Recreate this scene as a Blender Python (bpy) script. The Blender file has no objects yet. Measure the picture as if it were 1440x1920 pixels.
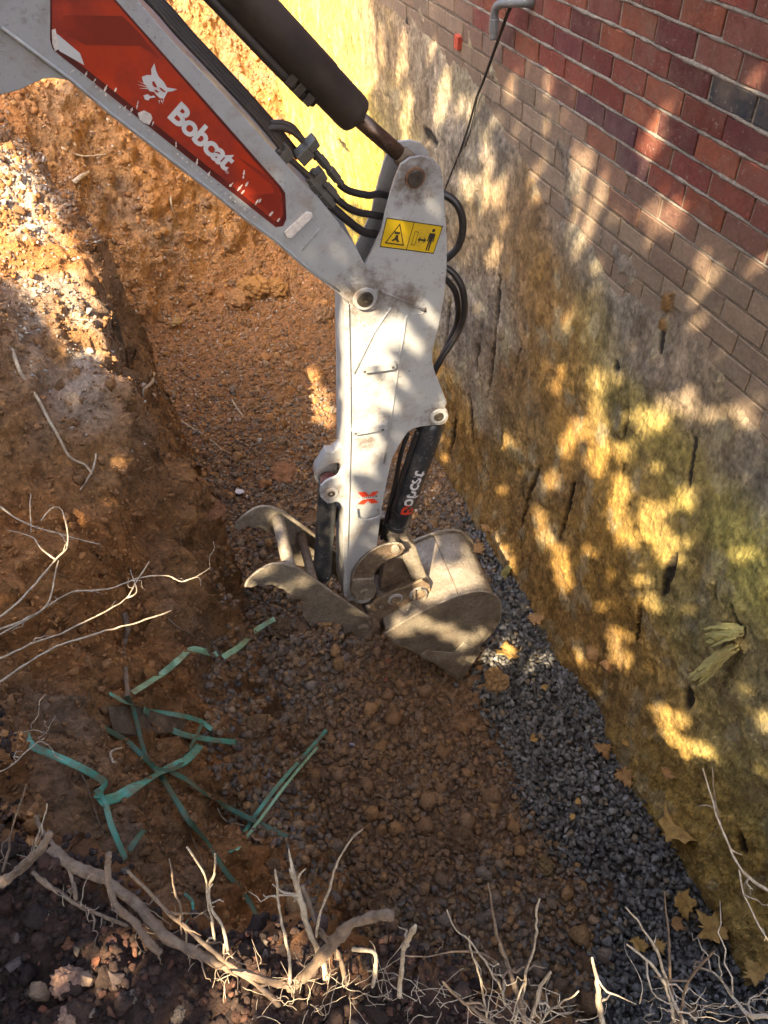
import bpy, bmesh, math, random
import numpy as np
from mathutils import Vector, Matrix
from mathutils.bvhtree import BVHTree
random.seed(7); rng = np.random.default_rng(7)
S = bpy.context.scene
C = S.collection

# ------------------------------------------------------------------ camera, world, sun, exposure
F = 1441.0                                   # focal length in photo pixels (1440 x 1920)
_d = np.array([100, -1340, -F]); _d /= np.linalg.norm(_d)          # straight down, camera axes
_y = np.array([-799, 1490, -F]); _y -= _d * (_y @ _d); _y /= np.linalg.norm(_y)   # along the wall
_z = -_d; _x = np.cross(_y, _z)
RW = np.array([_x, _y, _z])                  # camera axes -> world
cam = bpy.data.objects.new('camera', bpy.data.cameras.new('camera')); C.objects.link(cam)
cam.matrix_world = Matrix(RW.tolist()).to_4x4()
cam.data.sensor_fit = 'VERTICAL'; cam.data.sensor_height = 24; cam.data.lens = 24 * F / 1920
cam.data.clip_start = .05; cam.data.clip_end = 500
S.camera = cam
S.render.resolution_x = 768; S.render.resolution_y = 1024
S.view_settings.view_transform = 'Standard'; S.view_settings.look = 'None'
S.view_settings.exposure = 2.28; S.view_settings.gamma = 1
SUN = np.array([-.49, -.51, .70]); SUN /= np.linalg.norm(SUN)      # towards the sun
elev = math.asin(SUN[2]); azi = math.atan2(SUN[0], SUN[1])
w = bpy.data.worlds.new("World"); S.world = w; w.use_nodes = True
nt = w.node_tree; bg = nt.nodes['Background']
sky = nt.nodes.new('ShaderNodeTexSky'); sky.sky_type = 'NISHITA'; sky.sun_disc = False
sky.sun_elevation = elev; sky.sun_rotation = azi; sky.dust_density = 8; sky.air_density = 1.0; sky.ozone_density = .6
nt.links.new(sky.outputs[0], bg.inputs[0]); bg.inputs[1].default_value = .15
sl = bpy.data.lights.new('sun', 'SUN'); sl.energy = 5; sl.angle = math.radians(.45); sl.color = (1, .80, .52)
so = bpy.data.objects.new('sun', sl); C.objects.link(so)
so.rotation_euler = Vector(SUN).to_track_quat('Z', 'Y').to_euler()

# ------------------------------------------------------------------ measuring helpers
XW = 1.75
def ray(u, v):
    d = RW @ np.array([u - 720, -(v - 960), -F]); return d / np.linalg.norm(d)
def onplane(u, v, n, c):
    d = ray(u, v); return d * (c / (d @ n))
def onwall(u, v, x=XW): return onplane(u, v, np.array([1., 0, 0]), x)
def onz(u, v, z): return onplane(u, v, np.array([0, 0, 1.]), z)
TH = math.radians(6)
Wd = np.array([math.sin(TH), math.cos(TH), 0.])          # across the digger arm, away from the viewer
Ad = np.array([math.cos(TH), -math.sin(TH), 0.])         # along the arm plane
BASE = onz(860, 1270, -3.88) @ Wd                        # near face of the bucket
def P(u, v, o=0.0): return onplane(u, v, Wd, BASE + o)

# ------------------------------------------------------------------ noise
def _h(i, j, k, s):
    n = (i.astype(np.int64) * 374761393 + j.astype(np.int64) * 668265263 + k.astype(np.int64) * 2147483647 + s * 1274126177) & 0xffffffff
    n = ((n ^ (n >> 13)) * 1274126177) & 0xffffffff
    n = ((n ^ (n >> 16)) * 2246822519) & 0xffffffff
    return ((n ^ (n >> 15)) & 0xffffff) / float(0xffffff)
def vnoise(p, f, s=0):
    q = p * f; i = np.floor(q); t = q - i; t = t * t * (3 - 2 * t); i = i.astype(np.int64)
    r = 0
    for a in (0, 1):
        for b in (0, 1):
            for c in (0, 1):
                wt = (t[:, 0] if a else 1 - t[:, 0]) * (t[:, 1] if b else 1 - t[:, 1]) * (t[:, 2] if c else 1 - t[:, 2])
                r = r + wt * _h(i[:, 0] + a, i[:, 1] + b, i[:, 2] + c, s)
    return r * 2 - 1
def fbm(p, f, octs=4, s=0, g=.5):
    r = 0; a = 1; tot = 0
    for k in range(octs):
        r = r + a * vnoise(p, f * 2.03 ** k, s + k * 17); tot += a; a *= g
    return r / tot
def worley(p, f, s=0):
    q = p * f; i = np.floor(q).astype(np.int64); best = np.full(len(p), 9.); cid = np.zeros(len(p))
    for a in (-1, 0, 1):
        for b in (-1, 0, 1):
            for c in (-1, 0, 1):
                ii = i + np.array([a, b, c])
                pt = np.stack([ii[:, 0] + _h(ii[:, 0], ii[:, 1], ii[:, 2], s + 1), ii[:, 1] + _h(ii[:, 0], ii[:, 1], ii[:, 2], s + 2), ii[:, 2] + _h(ii[:, 0], ii[:, 1], ii[:, 2], s + 3)], 1)
                d = ((q - pt) ** 2).sum(1); m = d < best
                best = np.where(m, d, best); cid = np.where(m, _h(ii[:, 0], ii[:, 1], ii[:, 2], s + 5), cid)
    return np.sqrt(best), cid
def sstep(a, b, x):
    t = np.clip((x - a) / (b - a), 0, 1); return t * t * (3 - 2 * t)

# ------------------------------------------------------------------ materials
def newmat(name):
    m = bpy.data.materials.new(name); m.use_nodes = True
    n = m.node_tree.nodes; return m, n, m.node_tree.links, n['Principled BSDF']
def mathn(n, l, op, a, b=None, clamp=False):
    x = n.new('ShaderNodeMath'); x.operation = op; x.use_clamp = clamp
    for k, v in enumerate((a, b)):
        if v is None: continue
        if isinstance(v, (int, float)): x.inputs[k].default_value = v
        else: l.new(v, x.inputs[k])
    return x.outputs[0]
def mixc(n, l, fac, a, b, mode='MIX'):
    x = n.new('ShaderNodeMix'); x.data_type = 'RGBA'; x.blend_type = mode
    for k, v in ((0, fac), (6, a), (7, b)):
        if isinstance(v, (int, float)): x.inputs[k].default_value = v
        elif isinstance(v, (tuple, list)): x.inputs[k].default_value = (*v, 1)
        else: l.new(v, x.inputs[k])
    return x.outputs[2]
def noisen(n, l, scale, detail=6, rough=.6, vec=None, stretch=None):
    tc = n.new('ShaderNodeTexCoord'); out = tc.outputs['Object']
    if stretch:
        mp = n.new('ShaderNodeMapping'); mp.inputs['Scale'].default_value = stretch; l.new(out, mp.inputs[0]); out = mp.outputs[0]
    x = n.new('ShaderNodeTexNoise'); x.inputs['Scale'].default_value = scale; x.inputs['Detail'].default_value = detail; x.inputs['Roughness'].default_value = rough
    l.new(out, x.inputs['Vector']); return x.outputs['Fac']
def ramp(n, l, fac, lo, hi):
    x = n.new('ShaderNodeMapRange'); x.inputs[1].default_value = lo; x.inputs[2].default_value = hi; x.clamp = True
    l.new(fac, x.inputs[0]); return x.outputs[0]
def bumpn(n, l, h, dist, strength=1.0):
    b = n.new('ShaderNodeBump'); b.inputs['Strength'].default_value = strength; b.inputs['Distance'].default_value = dist
    l.new(h, b.inputs['Height']); return b.outputs[0]

def worn(name, base, rough=.5, metal=0., dirt=(.30, .19, .10), lo=.56, hi=.72, amt=.8, scale=9, speck=None, bump=.0008, stretch=None, base2=None, grit=0):
    """paint or metal with dirt blotches, fine specks and slight unevenness"""
    m, n, l, b = newmat(name)
    col = base
    if base2:
        col = mixc(n, l, ramp(n, l, noisen(n, l, 3.5, 5), .38, .62), base, base2)
    f1 = ramp(n, l, noisen(n, l, scale, 9, .72, stretch=stretch), lo, hi)
    f1 = mathn(n, l, 'MULTIPLY', f1, amt)
    col = mixc(n, l, f1, col, dirt)
    if speck:
        f2 = ramp(n, l, noisen(n, l, 80, 4, .65), .61, .68)
        f3 = ramp(n, l, noisen(n, l, 7, 3, .6), .44, .60)
        col = mixc(n, l, mathn(n, l, 'MULTIPLY', mathn(n, l, 'MULTIPLY', f2, f3), .8), col, speck)
    if grit:
        f4 = ramp(n, l, noisen(n, l, grit, 10, .78, stretch=stretch), .46, .62)
        col = mixc(n, l, mathn(n, l, 'MULTIPLY', f4, .65), col, tuple(x * .38 for x in base))
        f5 = ramp(n, l, noisen(n, l, grit * .6, 10, .8, stretch=stretch), .58, .74)
        col = mixc(n, l, mathn(n, l, 'MULTIPLY', f5, .6), col, tuple(min(.6, x * 1.9) for x in base))
    l.new(col, b.inputs['Base Color'])
    r = mathn(n, l, 'ADD', mathn(n, l, 'MULTIPLY', f1, .35), rough, True); l.new(r, b.inputs['Roughness'])
    b.inputs['Metallic'].default_value = metal
    l.new(bumpn(n, l, noisen(n, l, 60, 6, .7), bump), b.inputs['Normal'])
    return m
def attrmat(name, rough=.9, var=.35, scale=60, bump=.004, stretch=None, sub=0., spec=.3, dark=(.5, .5, .5)):
    """surface coloured by its own vertex colours, broken up by fine procedural grain"""
    m, n, l, b = newmat(name)
    a = n.new('ShaderNodeAttribute'); a.attribute_name = 'Col'
    nz = noisen(n, l, scale, 8, .7, stretch=stretch); nz2 = noisen(n, l, scale * .22, 6, .7, stretch=stretch)
    g = mathn(n, l, 'ADD', mathn(n, l, 'MULTIPLY', nz, .6), mathn(n, l, 'MULTIPLY', nz2, .4))
    g = ramp(n, l, g, .36, .64)
    hi = mixc(n, l, 1.0, a.outputs['Color'], (1 + var, 1 + var, 1 + var), 'MULTIPLY')
    lo = mixc(n, l, 1.0, a.outputs['Color'], (1 - var, 1 - var, 1 - var), 'MULTIPLY')
    l.new(mixc(n, l, g, lo, hi), b.inputs['Base Color'])
    b.inputs['Roughness'].default_value = rough; b.inputs['Specular IOR Level'].default_value = spec
    l.new(bumpn(n, l, g, bump), b.inputs['Normal'])
    return m
def grime_near(m, centres, rad, dirt=(.10, .065, .04)):
    """grease and rust collected round the pins, and hairline scratches"""
    n = m.node_tree.nodes; l = m.node_tree.links; b = n['Principled BSDF']; col = b.inputs['Base Color'].links[0].from_socket
    g = n.new('ShaderNodeNewGeometry'); nz = noisen(n, l, 26, 10, .75); tot = None
    for c, rr in centres:
        vd = n.new('ShaderNodeVectorMath'); vd.operation = 'DISTANCE'; l.new(g.outputs['Position'], vd.inputs[0]); vd.inputs[1].default_value = tuple(c)
        x = n.new('ShaderNodeMapRange'); x.inputs[1].default_value = rr; x.inputs[2].default_value = rr * .25; l.new(vd.outputs['Value'], x.inputs[0])
        tot = x.outputs[0] if tot is None else mathn(n, l, 'MAXIMUM', tot, x.outputs[0])
    f = ramp(n, l, mathn(n, l, 'ADD', nz, mathn(n, l, 'MULTIPLY', tot, .26)), .56, .80)
    col = mixc(n, l, mathn(n, l, 'MULTIPLY', f, .8), col, dirt)
    for st, k in (((9, 9, 110), .66), ((70, 70, 6), .68), ((40, 40, 40), .70)):
        f = ramp(n, l, noisen(n, l, 2.2, 4, .6, stretch=st), k, k + .03); f = mathn(n, l, 'MULTIPLY', f, ramp(n, l, noisen(n, l, 5, 3, .6), .48, .6))
        col = mixc(n, l, mathn(n, l, 'MULTIPLY', f, .55), col, (.10, .08, .06))
    l.new(col, b.inputs['Base Color'])
def plain(name, c, rough=.6, metal=0., bump=0., scale=80, var=.2, coat=0.):
    m, n, l, b = newmat(name)
    nz = ramp(n, l, noisen(n, l, scale, 6), .3, .7)
    l.new(mixc(n, l, nz, tuple(x * (1 - var) for x in c), tuple(min(1, x * (1 + var)) for x in c)), b.inputs['Base Color'])
    b.inputs['Roughness'].default_value = rough; b.inputs['Metallic'].default_value = metal
    b.inputs['Coat Weight'].default_value = coat
    if bump: l.new(bumpn(n, l, noisen(n, l, scale, 6), bump), b.inputs['Normal'])
    return m

M = {}
M['soil'] = attrmat('clay soil', .92, .5, 48, .022)
M['stone'] = attrmat('crushed stone', .75, .22, 60, .003, spec=.4)
M['mud'] = attrmat('muddy clods', .9, .42, 90, .007)
M['coat'] = attrmat('mineral wool coat', .95, .55, 52, .013, stretch=(1, 1.35, .75))
M['brick'] = attrmat('brick face', .85, .30, 60, .003)
_n = M['brick'].node_tree.nodes; _l = M['brick'].node_tree.links; _b = _n['Principled BSDF']; _src = _b.inputs['Base Color'].links[0].from_socket
_f = mathn(_n, _l, 'MULTIPLY', ramp(_n, _l, noisen(_n, _l, 5, 9, .72), .44, .70), .62)
_f2 = mathn(_n, _l, 'MULTIPLY', ramp(_n, _l, noisen(_n, _l, 70, 5, .7), .60, .70), .6)
_l.new(mixc(_n, _l, _f2, mixc(_n, _l, _f, _src, (.21, .145, .105)), (.36, .30, .25)), _b.inputs['Base Color'])
M['white'] = worn('white paint', (.37, .38, .39), .34, 0, (.22, .15, .09), .50, .74, .62, 11, (.07, .045, .03), .0006)
M['white_low'] = worn('white paint rusty pin area', (.31, .315, .32), .4, 0, (.25, .14, .07), .47, .70, .85, 11, (.08, .05, .03), .0006)
grime_near(M['white'], [(P(684, 560, .1), .16), (P(778, 333, .12), .12), (P(822, 780, .12), .10), (P(676, 1107, .12), .14), (P(621, 925, .12), .08), (P(760, 560, .12), .10), (P(690, 830, .12), .06)], 1)
M['swoosh'] = worn('darker red print', (.20, .018, .008), .32, 0, (.35, .03, .01), .45, .7, .6, 4, None, .0002)
M['red'] = worn('red vinyl', (.42, .036, .010), .3, 0, (.12, .012, .01), .45, .68, .8, 3.2, None, .0002)
M['darkred'] = worn('dark red vinyl', (.085, .012, .010), .35, 0, (.3, .03, .01), .5, .7, .5, 4, None, .0002)
M['black'] = worn('black rubber', (.018, .017, .017), .42, 0, (.16, .11, .07), .50, .80, .45, 10, None, .001)
M['hose'] = worn('hose rubber', (.022, .020, .020), .38, 0, (.12, .09, .06), .55, .80, .4, 12, None, .0005)
M['cyl'] = worn('dull brown black paint', (.034, .027, .022), .45, 0, (.15, .10, .06), .45, .80, .45, 6, None, .0004)
M['cyl_black'] = worn('black gloss barrel', (.022, .024, .028), .28, 0, (.30, .26, .21), .50, .78, .55, 9, (.5, .5, .5), .0004)
M['chrome'] = worn('oiled rod', (.22, .15, .11), .25, .8, (.05, .03, .02), .5, .7, .7, 12, None, .0001)
M['steel'] = worn('grey dusty steel', (.24, .21, .165), .55, .25, (.11, .075, .05), .42, .66, .75, 9, (.05, .035, .025), .004, base2=(.32, .28, .22), grit=70)
M['steel_pale'] = worn('pale scoured steel', (.42, .37, .30), .48, .3, (.16, .11, .075), .46, .72, .75, 7, (.07, .05, .035), .006, base2=(.27, .235, .19), grit=60)
M['steel_rust'] = worn('muddy rusty steel', (.17, .125, .09), .6, .15, (.09, .05, .03), .40, .62, .8, 12, (.04, .025, .02), .006, base2=(.28, .21, .14), grit=70)
M['pin'] = worn('greasy pin', (.10, .085, .07), .4, .5, (.03, .02, .015), .4, .6, .8, 20, None, .001)
M['rustring'] = worn('rusty bushing', (.22, .12, .07), .7, .2, (.07, .03, .02), .4, .6, .8, 30, None, .002)
M['fitting'] = worn('grey fitting', (.13, .12, .105), .45, .5, (.10, .07, .05), .45, .7, .6, 20, None, .0006)
M['yellow'] = worn('yellow label', (.58, .39, .012), .4, 0, (.25, .16, .03), .50, .75, .6, 14, None, .0002)
M['ink'] = plain('black ink', (.02, .018, .015), .5)
M['inkwhite'] = worn('white print', (.60, .60, .60), .45, 0, (.5, .45, .4), .6, .8, .5, 20)
M['inkred'] = worn('red print', (.60, .05, .02), .45, 0, (.4, .2, .1), .6, .8, .5, 20)
M['scrape'] = plain('scraped bare paint', (.66, .60, .55), .7, 0, .001)
M['pvc'] = worn('grey pvc', (.13, .14, .15), .4, 0, (.3, .25, .2), .55, .75, .5, 14)
M['cable'] = plain('black cable', (.02, .018, .018), .5)
M['strap'] = worn('green strapping', (.045, .24, .165), .45, 0, (.17, .14, .08), .44, .62, .85, 16, (.25, .36, .28), .001, base2=(.10, .34, .25))
M['strap_dark'] = worn('dirty green strapping', (.035, .12, .08), .5, 0, (.14, .10, .05), .42, .62, .85, 13, None, .0005)
M['strap_pale'] = worn('pale green strapping', (.26, .47, .30), .45, 0, (.25, .19, .10), .48, .66, .8, 14, None, .0005)
M['root'] = worn('barked root', (.20, .14, .095), .8, 0, (.15, .09, .055), .42, .64, .75, 22, None, .004, base2=(.29, .215, .15), grit=38, stretch=(1, 1, 1))
M['twig'] = worn('pale twig', (.50, .41, .30), .75, 0, (.24, .16, .10), .45, .66, .8, 30, None, .003, grit=45)
M['leaf_y'] = worn('yellow autumn leaf', (.44, .27, .08), .7, 0, (.18, .10, .035), .45, .65, .7, 25, None, .003)
M['leaf_b'] = worn('brown autumn leaf', (.36, .20, .075), .75, 0, (.16, .08, .03), .45, .65, .7, 25, None, .003)
M['leafgreen'] = plain('tree leaf', (.09, .12, .03), .6)
M['bark'] = plain('tree bark', (.14, .10, .07), .9, 0, .01, 20)
M['mortar'] = plain('mortar', (.27, .22, .175), .95, 0, .004, 90, .3)
M['found'] = plain('foundation block', (.22, .20, .17), .95, 0, .004, 30, .3)
M['wool'] = worn('yellow mineral wool', (.36, .33, .12), .9, 0, (.30, .22, .08), .42, .62, .8, 12, None, .006, stretch=(1, 1, .3))
M['tar'] = plain('tar', (.02, .018, .02), .45, 0, .003)
M['plastic'] = plain('white plastic scrap', (.62, .60, .62), .5, 0, .002, 40)

# ------------------------------------------------------------------ object helpers
def link(name, verts, faces, m, parent=None, smooth=False, col=None, bevel=0., seg=2):
    me = bpy.data.meshes.new(name)
    me.from_pydata([tuple(map(float, v)) for v in verts], [], [tuple(map(int, f)) for f in faces])
    return fin(name, me, m, parent, smooth, col, bevel, seg)
def fin(name, me, m, parent=None, smooth=False, col=None, bevel=0., seg=2):
    if smooth: me.polygons.foreach_set('use_smooth', np.ones(len(me.polygons), bool))
    if col is not None:
        a = me.color_attributes.new('Col', 'FLOAT_COLOR', 'POINT')
        c = np.ones((len(me.vertices), 4)); c[:, :3] = col; a.data.foreach_set('color', c.ravel())
    me.materials.append(M[m] if isinstance(m, str) else m)
    me.update(); o = bpy.data.objects.new(name, me); C.objects.link(o)
    if parent: o.parent = parent; o.matrix_parent_inverse = parent.matrix_basis.inverted()
    if bevel:
        b = o.modifiers.new('bevel', 'BEVEL'); b.width = bevel; b.segments = seg; b.limit_method = 'ANGLE'; b.angle_limit = math.radians(35)
        if not smooth: me.polygons.foreach_set('use_smooth', np.ones(len(me.polygons), bool))
        b.harden_normals = True
    return o
def tag(o, label, cat, group=None, kind=None):
    o['label'] = label
    if cat: o['category'] = cat
    if group: o['group'] = group
    if kind: o['kind'] = kind
    return o
def empty(name, loc):
    o = bpy.data.objects.new(name, None); C.objects.link(o); o.location = loc; o.empty_display_size = .1; return o
class MB:
    def __init__(s): s.v = []; s.f = []
    def add(s, v, f):
        b = len(s.v); s.v += [np.array(x, float) for x in v]; s.f += [tuple(i + b for i in q) for q in f]
    def out(s, name, m, parent=None, smooth=False, bevel=0., seg=2): return link(name, s.v, s.f, m, parent, smooth, None, bevel, seg)
    def plate(s, pts, o, th, ref=None):
        ref = o if ref is None else ref
        s.ext([P(u, v, ref) + Wd * (o - ref) for u, v in pts], Wd * th)
    def ext(s, a, d):
        n = len(a); b = [p + d for p in a]
        # outline order -> outward normals
        nr = sum((np.cross(a[i] - a[0], a[(i + 1) % n] - a[0]) for i in range(n)), np.zeros(3))
        f = [tuple(range(n)), tuple(range(2 * n - 1, n - 1, -1))] + [((i + 1) % n, i, n + i, n + (i + 1) % n) for i in range(n)]
        if nr @ d > 0: f = [q[::-1] for q in f]
        s.add(a + b, f)
    def tube(s, pts, r, n=8, cap=True, flat=None, bark=0., seed=0):
        pts = [np.array(p, float) for p in pts]; k = len(pts)
        rs = r if hasattr(r, '__len__') else [r] * k
        t0 = pts[1] - pts[0]; t0 /= np.linalg.norm(t0); up = np.array([0, 0, 1.]) if abs(t0[2]) < .9 else np.array([1., 0, 0])
        x = np.cross(t0, up); x /= np.linalg.norm(x); vs = []
        for i, p in enumerate(pts):
            t = pts[min(i + 1, k - 1)] - pts[max(i - 1, 0)]; t /= (np.linalg.norm(t) + 1e-12)
            x = x - t * (x @ t); x /= (np.linalg.norm(x) + 1e-12); y = np.cross(t, x)
            for j in range(n):
                a = 2 * math.pi * j / n; vs.append(p + rs[i] * (x * math.cos(a) + y * math.sin(a)))
        if bark:
            A = np.array(vs); ii = np.repeat(np.arange(k), n); jj_ = np.tile(np.arange(n), k) * 2 * math.pi / n; ctr_ = np.repeat(np.array(pts), n, 0)
            q_ = np.stack([np.cos(jj_) * 2.2, np.sin(jj_) * 2.2, ii * .10 + seed * 7.7], 1); q2_ = np.stack([np.cos(jj_) * 1.0, np.sin(jj_) * 1.0, ii * .35 + seed * 3.3], 1)
            sc_ = 1 + bark * (vnoise(q_, 1.6, seed) - .35 * np.abs(vnoise(q_, 3.5, seed + 2)) + .7 * vnoise(q2_, 1.1, seed + 4)); vs = list(ctr_ + (A - ctr_) * sc_[:, None])
        fs = [(i * n + j, i * n + (j + 1) % n, (i + 1) * n + (j + 1) % n, (i + 1) * n + j) for i in range(k - 1) for j in range(n)]
        if cap: fs += [tuple(range(n - 1, -1, -1)), tuple(range((k - 1) * n, k * n))]
        s.add(vs, fs)
    def lathe(s, p0, p1, prof, n=24):
        p0 = np.array(p0); p1 = np.array(p1); L = np.linalg.norm(p1 - p0)
        s.tube2(p0, (p1 - p0) / L, [(t * L, r) for t, r in prof], n)
    def tube2(s, p0, t, prof, n=24):
        up = np.array([0, 0, 1.]) if abs(t[2]) < .9 else np.array([1., 0, 0])
        x = np.cross(t, up); x /= np.linalg.norm(x); y = np.cross(t, x); vs = []
        for h, r in prof:
            for j in range(n):
                a = 2 * math.pi * j / n; vs.append(p0 + t * h + r * (x * math.cos(a) + y * math.sin(a)))
        k = len(prof)
        fs = [(i * n + j, i * n + (j + 1) % n, (i + 1) * n + (j + 1) % n, (i + 1) * n + j) for i in range(k - 1) for j in range(n)]
        fs += [tuple(range(n - 1, -1, -1)), tuple(range((k - 1) * n, k * n))]
        s.add(vs, fs)
    def box(s, c, ax, ay, az):
        c, ax, ay, az = map(np.array, (c, ax, ay, az)); v = [c + i * ax + j * ay + k * az for k in (-1, 1) for j in (-1, 1) for i in (-1, 1)]
        f = [(0, 2, 3, 1), (4, 5, 7, 6), (0, 1, 5, 4), (2, 6, 7, 3), (0, 4, 6, 2), (1, 3, 7, 5)]
        if np.dot(np.cross(ax, ay), az) < 0: f = [q[::-1] for q in f]
        s.add(v, f)
def crom(pts, n=6, closed=False):
    """smooth curve through the points"""
    pts = [np.array(p, float) for p in pts]; k = len(pts); out = []
    rngk = range(k if closed else k - 1)
    for i in rngk:
        g = (lambda j: pts[j % k]) if closed else (lambda j: pts[max(0, min(k - 1, j))])
        a, b, c, d = g(i - 1), g(i), g(i + 1), g(i + 2)
        for q in range(n):
            t = q / n; out.append(.5 * (2 * b + (c - a) * t + (2 * a - 5 * b + 4 * c - d) * t * t + (3 * b - a - 3 * c + d) * t ** 3))
    if not closed: out.append(pts[-1])
    return out
def arc(c, r, a0, a1, n=8):
    return [(c[0] + r * math.cos(math.radians(a0 + (a1 - a0) * i / n)), c[1] + r * math.sin(math.radians(a0 + (a1 - a0) * i / n))) for i in range(n + 1)]

# ------------------------------------------------------------------ terrain
def inpoly(x, y, poly):
    poly = np.array(poly); c = np.zeros(len(x), bool); j = len(poly) - 1
    for i in range(len(poly)):
        xi, yi = poly[i]; xj, yj = poly[j]
        c ^= ((yi > y) != (yj > y)) & (x < (xj - xi) * (y - yi) / (yj - yi + 1e-12) + xi); j = i
    return c
gpoly = [onz(u, v, -3.92)[:2] for u, v in [(868, 985), (885, 1020), (912, 1090), (900, 1180), (880, 1290), (935, 1360), (965, 1420), (965, 1500), (1010, 1560), (1075, 1620), (1165, 1640), (1150, 1720), (1130, 1800), (1110, 1920)]]
gpoly += [(1.9, -.3), (1.9, 3.4)]
def axis(a, b, step, lo, hi):
    core = list(np.arange(a, b + 1e-6, step)); l, st, left = core[0], step, []
    while l > lo: st *= 1.35; l -= st; left.append(l)
    r, st, right = core[-1], step, []
    while r < hi: st *= 1.35; r += st; right.append(r)
    return np.array(left[::-1] + core + right)
gx = axis(-1.15, 1.86, .0095, -30, 1.9); gy = axis(.02, 8.3, .0105, -30, 40)
X, Y = np.meshgrid(gx, gy); X = X.ravel(); Y = Y.ravel(); p2 = np.stack([X, Y, X * 0], 1)
ty = [-9, .3, 1, 2, 2.5, 2.8, 3.1, 3.5, 4.0, 4.5, 4.85, 5.15, 5.6, 6, 9, 40]
tab = dict(
    xf=[.1, .1, .06, .02, .0, -.02, -.03, -.03, -.05, -.10, -.18, -.55, -.7, -.7, -.7, -.7],
    xe=[-.7, -.75, -.8, -.80, -.62, -.36, -.25, -.22, -.22, -.30, -.42, -1.0, -1.3, -1.3, -1.3, -1.3],
    ze=[-1.6, -1.6, -1.7, -1.98, -2.25, -2.28, -2.12, -1.95, -1.75, -1.60, -1.5, -1.6, -1.6, -1.6, -1.6, -1.6],
    zf=[-4.15, -4.15, -4.05, -3.98, -3.94, -3.92, -3.9, -3.89, -3.87, -3.83, -3.8, -3.75, -3.7, -3.6, -3.3, -3.3])
wob = .10 * fbm(p2, .9, 3, 5); Yw = Y + wob * 1.2
T = {k: np.interp(Yw, ty, v) for k, v in tab.items()}
wx = .10 * fbm(p2, 1.7, 4, 9) + .03 * fbm(p2, 7, 3, 19)
xx = X + wx
fl = T['zf'] + .05 * fbm(p2, 1.6, 3, 3) + .10 * sstep(.9, 1.7, X) * sstep(3, 1.5, Y) - .05 * sstep(.5, 1.2, X)
t = np.clip((T['xf'] - xx) / (T['xf'] - T['xe']), 0, 1)
tt = t ** .85
# mid-height shelf gives the face its broken, stepped look
tt = tt + .06 * np.sin(tt * 12 + 3 * fbm(p2, 1.1, 2, 31)) * (1 - tt) * tt * 4
bank = T['zf'] + (T['ze'] - T['zf']) * tt
bank = bank + np.clip(T['xe'] - xx, 0, 1.4) * np.interp(Yw, [1.5, 2.5, 3.2, 4], [.25, .7, .75, .42])
bank = np.minimum(bank, -1.42 + .04 * fbm(p2, 1.5, 3, 8))
yf = 5.75 + .5 * np.clip(X - .1, -.6, 2)
far = -3.55 + 1.28 * np.clip(Y + wob * 2 - yf, -9, 1.7) + .06 * fbm(p2, 2.2, 4, 77)
def smax(a, b, k): return .5 * (a + b + np.sqrt((a - b) ** 2 + k * k)) - k * .12
Z = smax(smax(fl, bank, .16), far, .2)
# near end bank of topsoil under the viewer: edge polyline
el = np.array([(-3., 1.6), (-.75, 1.02), (-.45, .78), (-.2, .62), (.02, .42), (.17, .30), (.33, .13), (.6, -.1), (2.0, -.5)])
sd = np.full(len(X), 1e9)
for a, b in zip(el[:-1], el[1:]):
    ab = b - a; q = np.clip(((X - a[0]) * ab[0] + (Y - a[1]) * ab[1]) / (ab @ ab), 0, 1)
    sd = np.minimum(sd, np.hypot(X - a[0] - q * ab[0], Y - a[1] - q * ab[1]))
yl = np.interp(X, el[:, 0], el[:, 1]); sgn = np.where(Y < yl, 1, -1)      # positive on the topsoil side
s_ = sd * sgn + .06 * fbm(p2, 4, 3, 61)
near = np.where(s_ > 0, -1.86 + .12 * np.clip(s_, 0, 1.2) + .03 * fbm(p2, 5, 4, 41), -1.86 + s_ * 6.0)
near = np.maximum(near, -4.6)
for hx, hy, hz, ra, rb_ in ((-.40, 1.95, .42, .13, .26), (-.30, 1.55, .30, .12, .16), (-.52, 2.35, .25, .10, .2)):
    Z = Z - hz * np.exp(-((X + wx - hx) / ra) ** 2 - ((Yw - hy) / rb_) ** 2)
Z = np.maximum(Z, near)
topm = sstep(-.02, .02, s_)
P3 = np.stack([X, Y, Z], 1)
ny, nx = len(gy), len(gx)
def gnormals(P3):
    G = P3.reshape(ny, nx, 3); dx = np.gradient(G, axis=1); dy = np.gradient(G, axis=0)
    n = np.cross(dx, dy).reshape(-1, 3); return n / np.linalg.norm(n, axis=1, keepdims=True)
N = gnormals(P3)
core = (X > -1.3) & (X < 1.95) & (Y > -.2) & (Y < 9)
steep = 1 - sstep(.45, .8, N[:, 2])
Pc = P3[core]
rdg = 1 - np.abs(fbm(Pc * np.array([1, 1, .55]), 3.2, 5, 33, .6)) * 2.6
w1, c1 = worley(Pc + .03 * np.stack([vnoise(Pc, 9, 3), vnoise(Pc, 9, 4), vnoise(Pc, 9, 5)], 1), 9., 1)
w2, c2 = worley(Pc, 26., 2)
w3, c3 = worley(Pc, 62., 3)
patch = sstep(-.15, .35, fbm(Pc, 1.6, 3, 88))
bkm = sstep(.2, .6, Pc[:, 2] - T['zf'][core]) * (Y[core] > .6) * (Y[core] < 5.2)
d = .030 * fbm(Pc, 3.2, 4, 21) * (1 + steep[core] + .6 * bkm) + .052 * (.6 - w1) * (.35 + patch + .5 * bkm) + np.maximum(steep[core], .45 * bkm) * .105 * (rdg - .4) + .013 * (.55 - w2) * (.5 + patch) + .006 * (.5 - w3) + .006 * fbm(Pc, 60, 3, 23)
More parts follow.
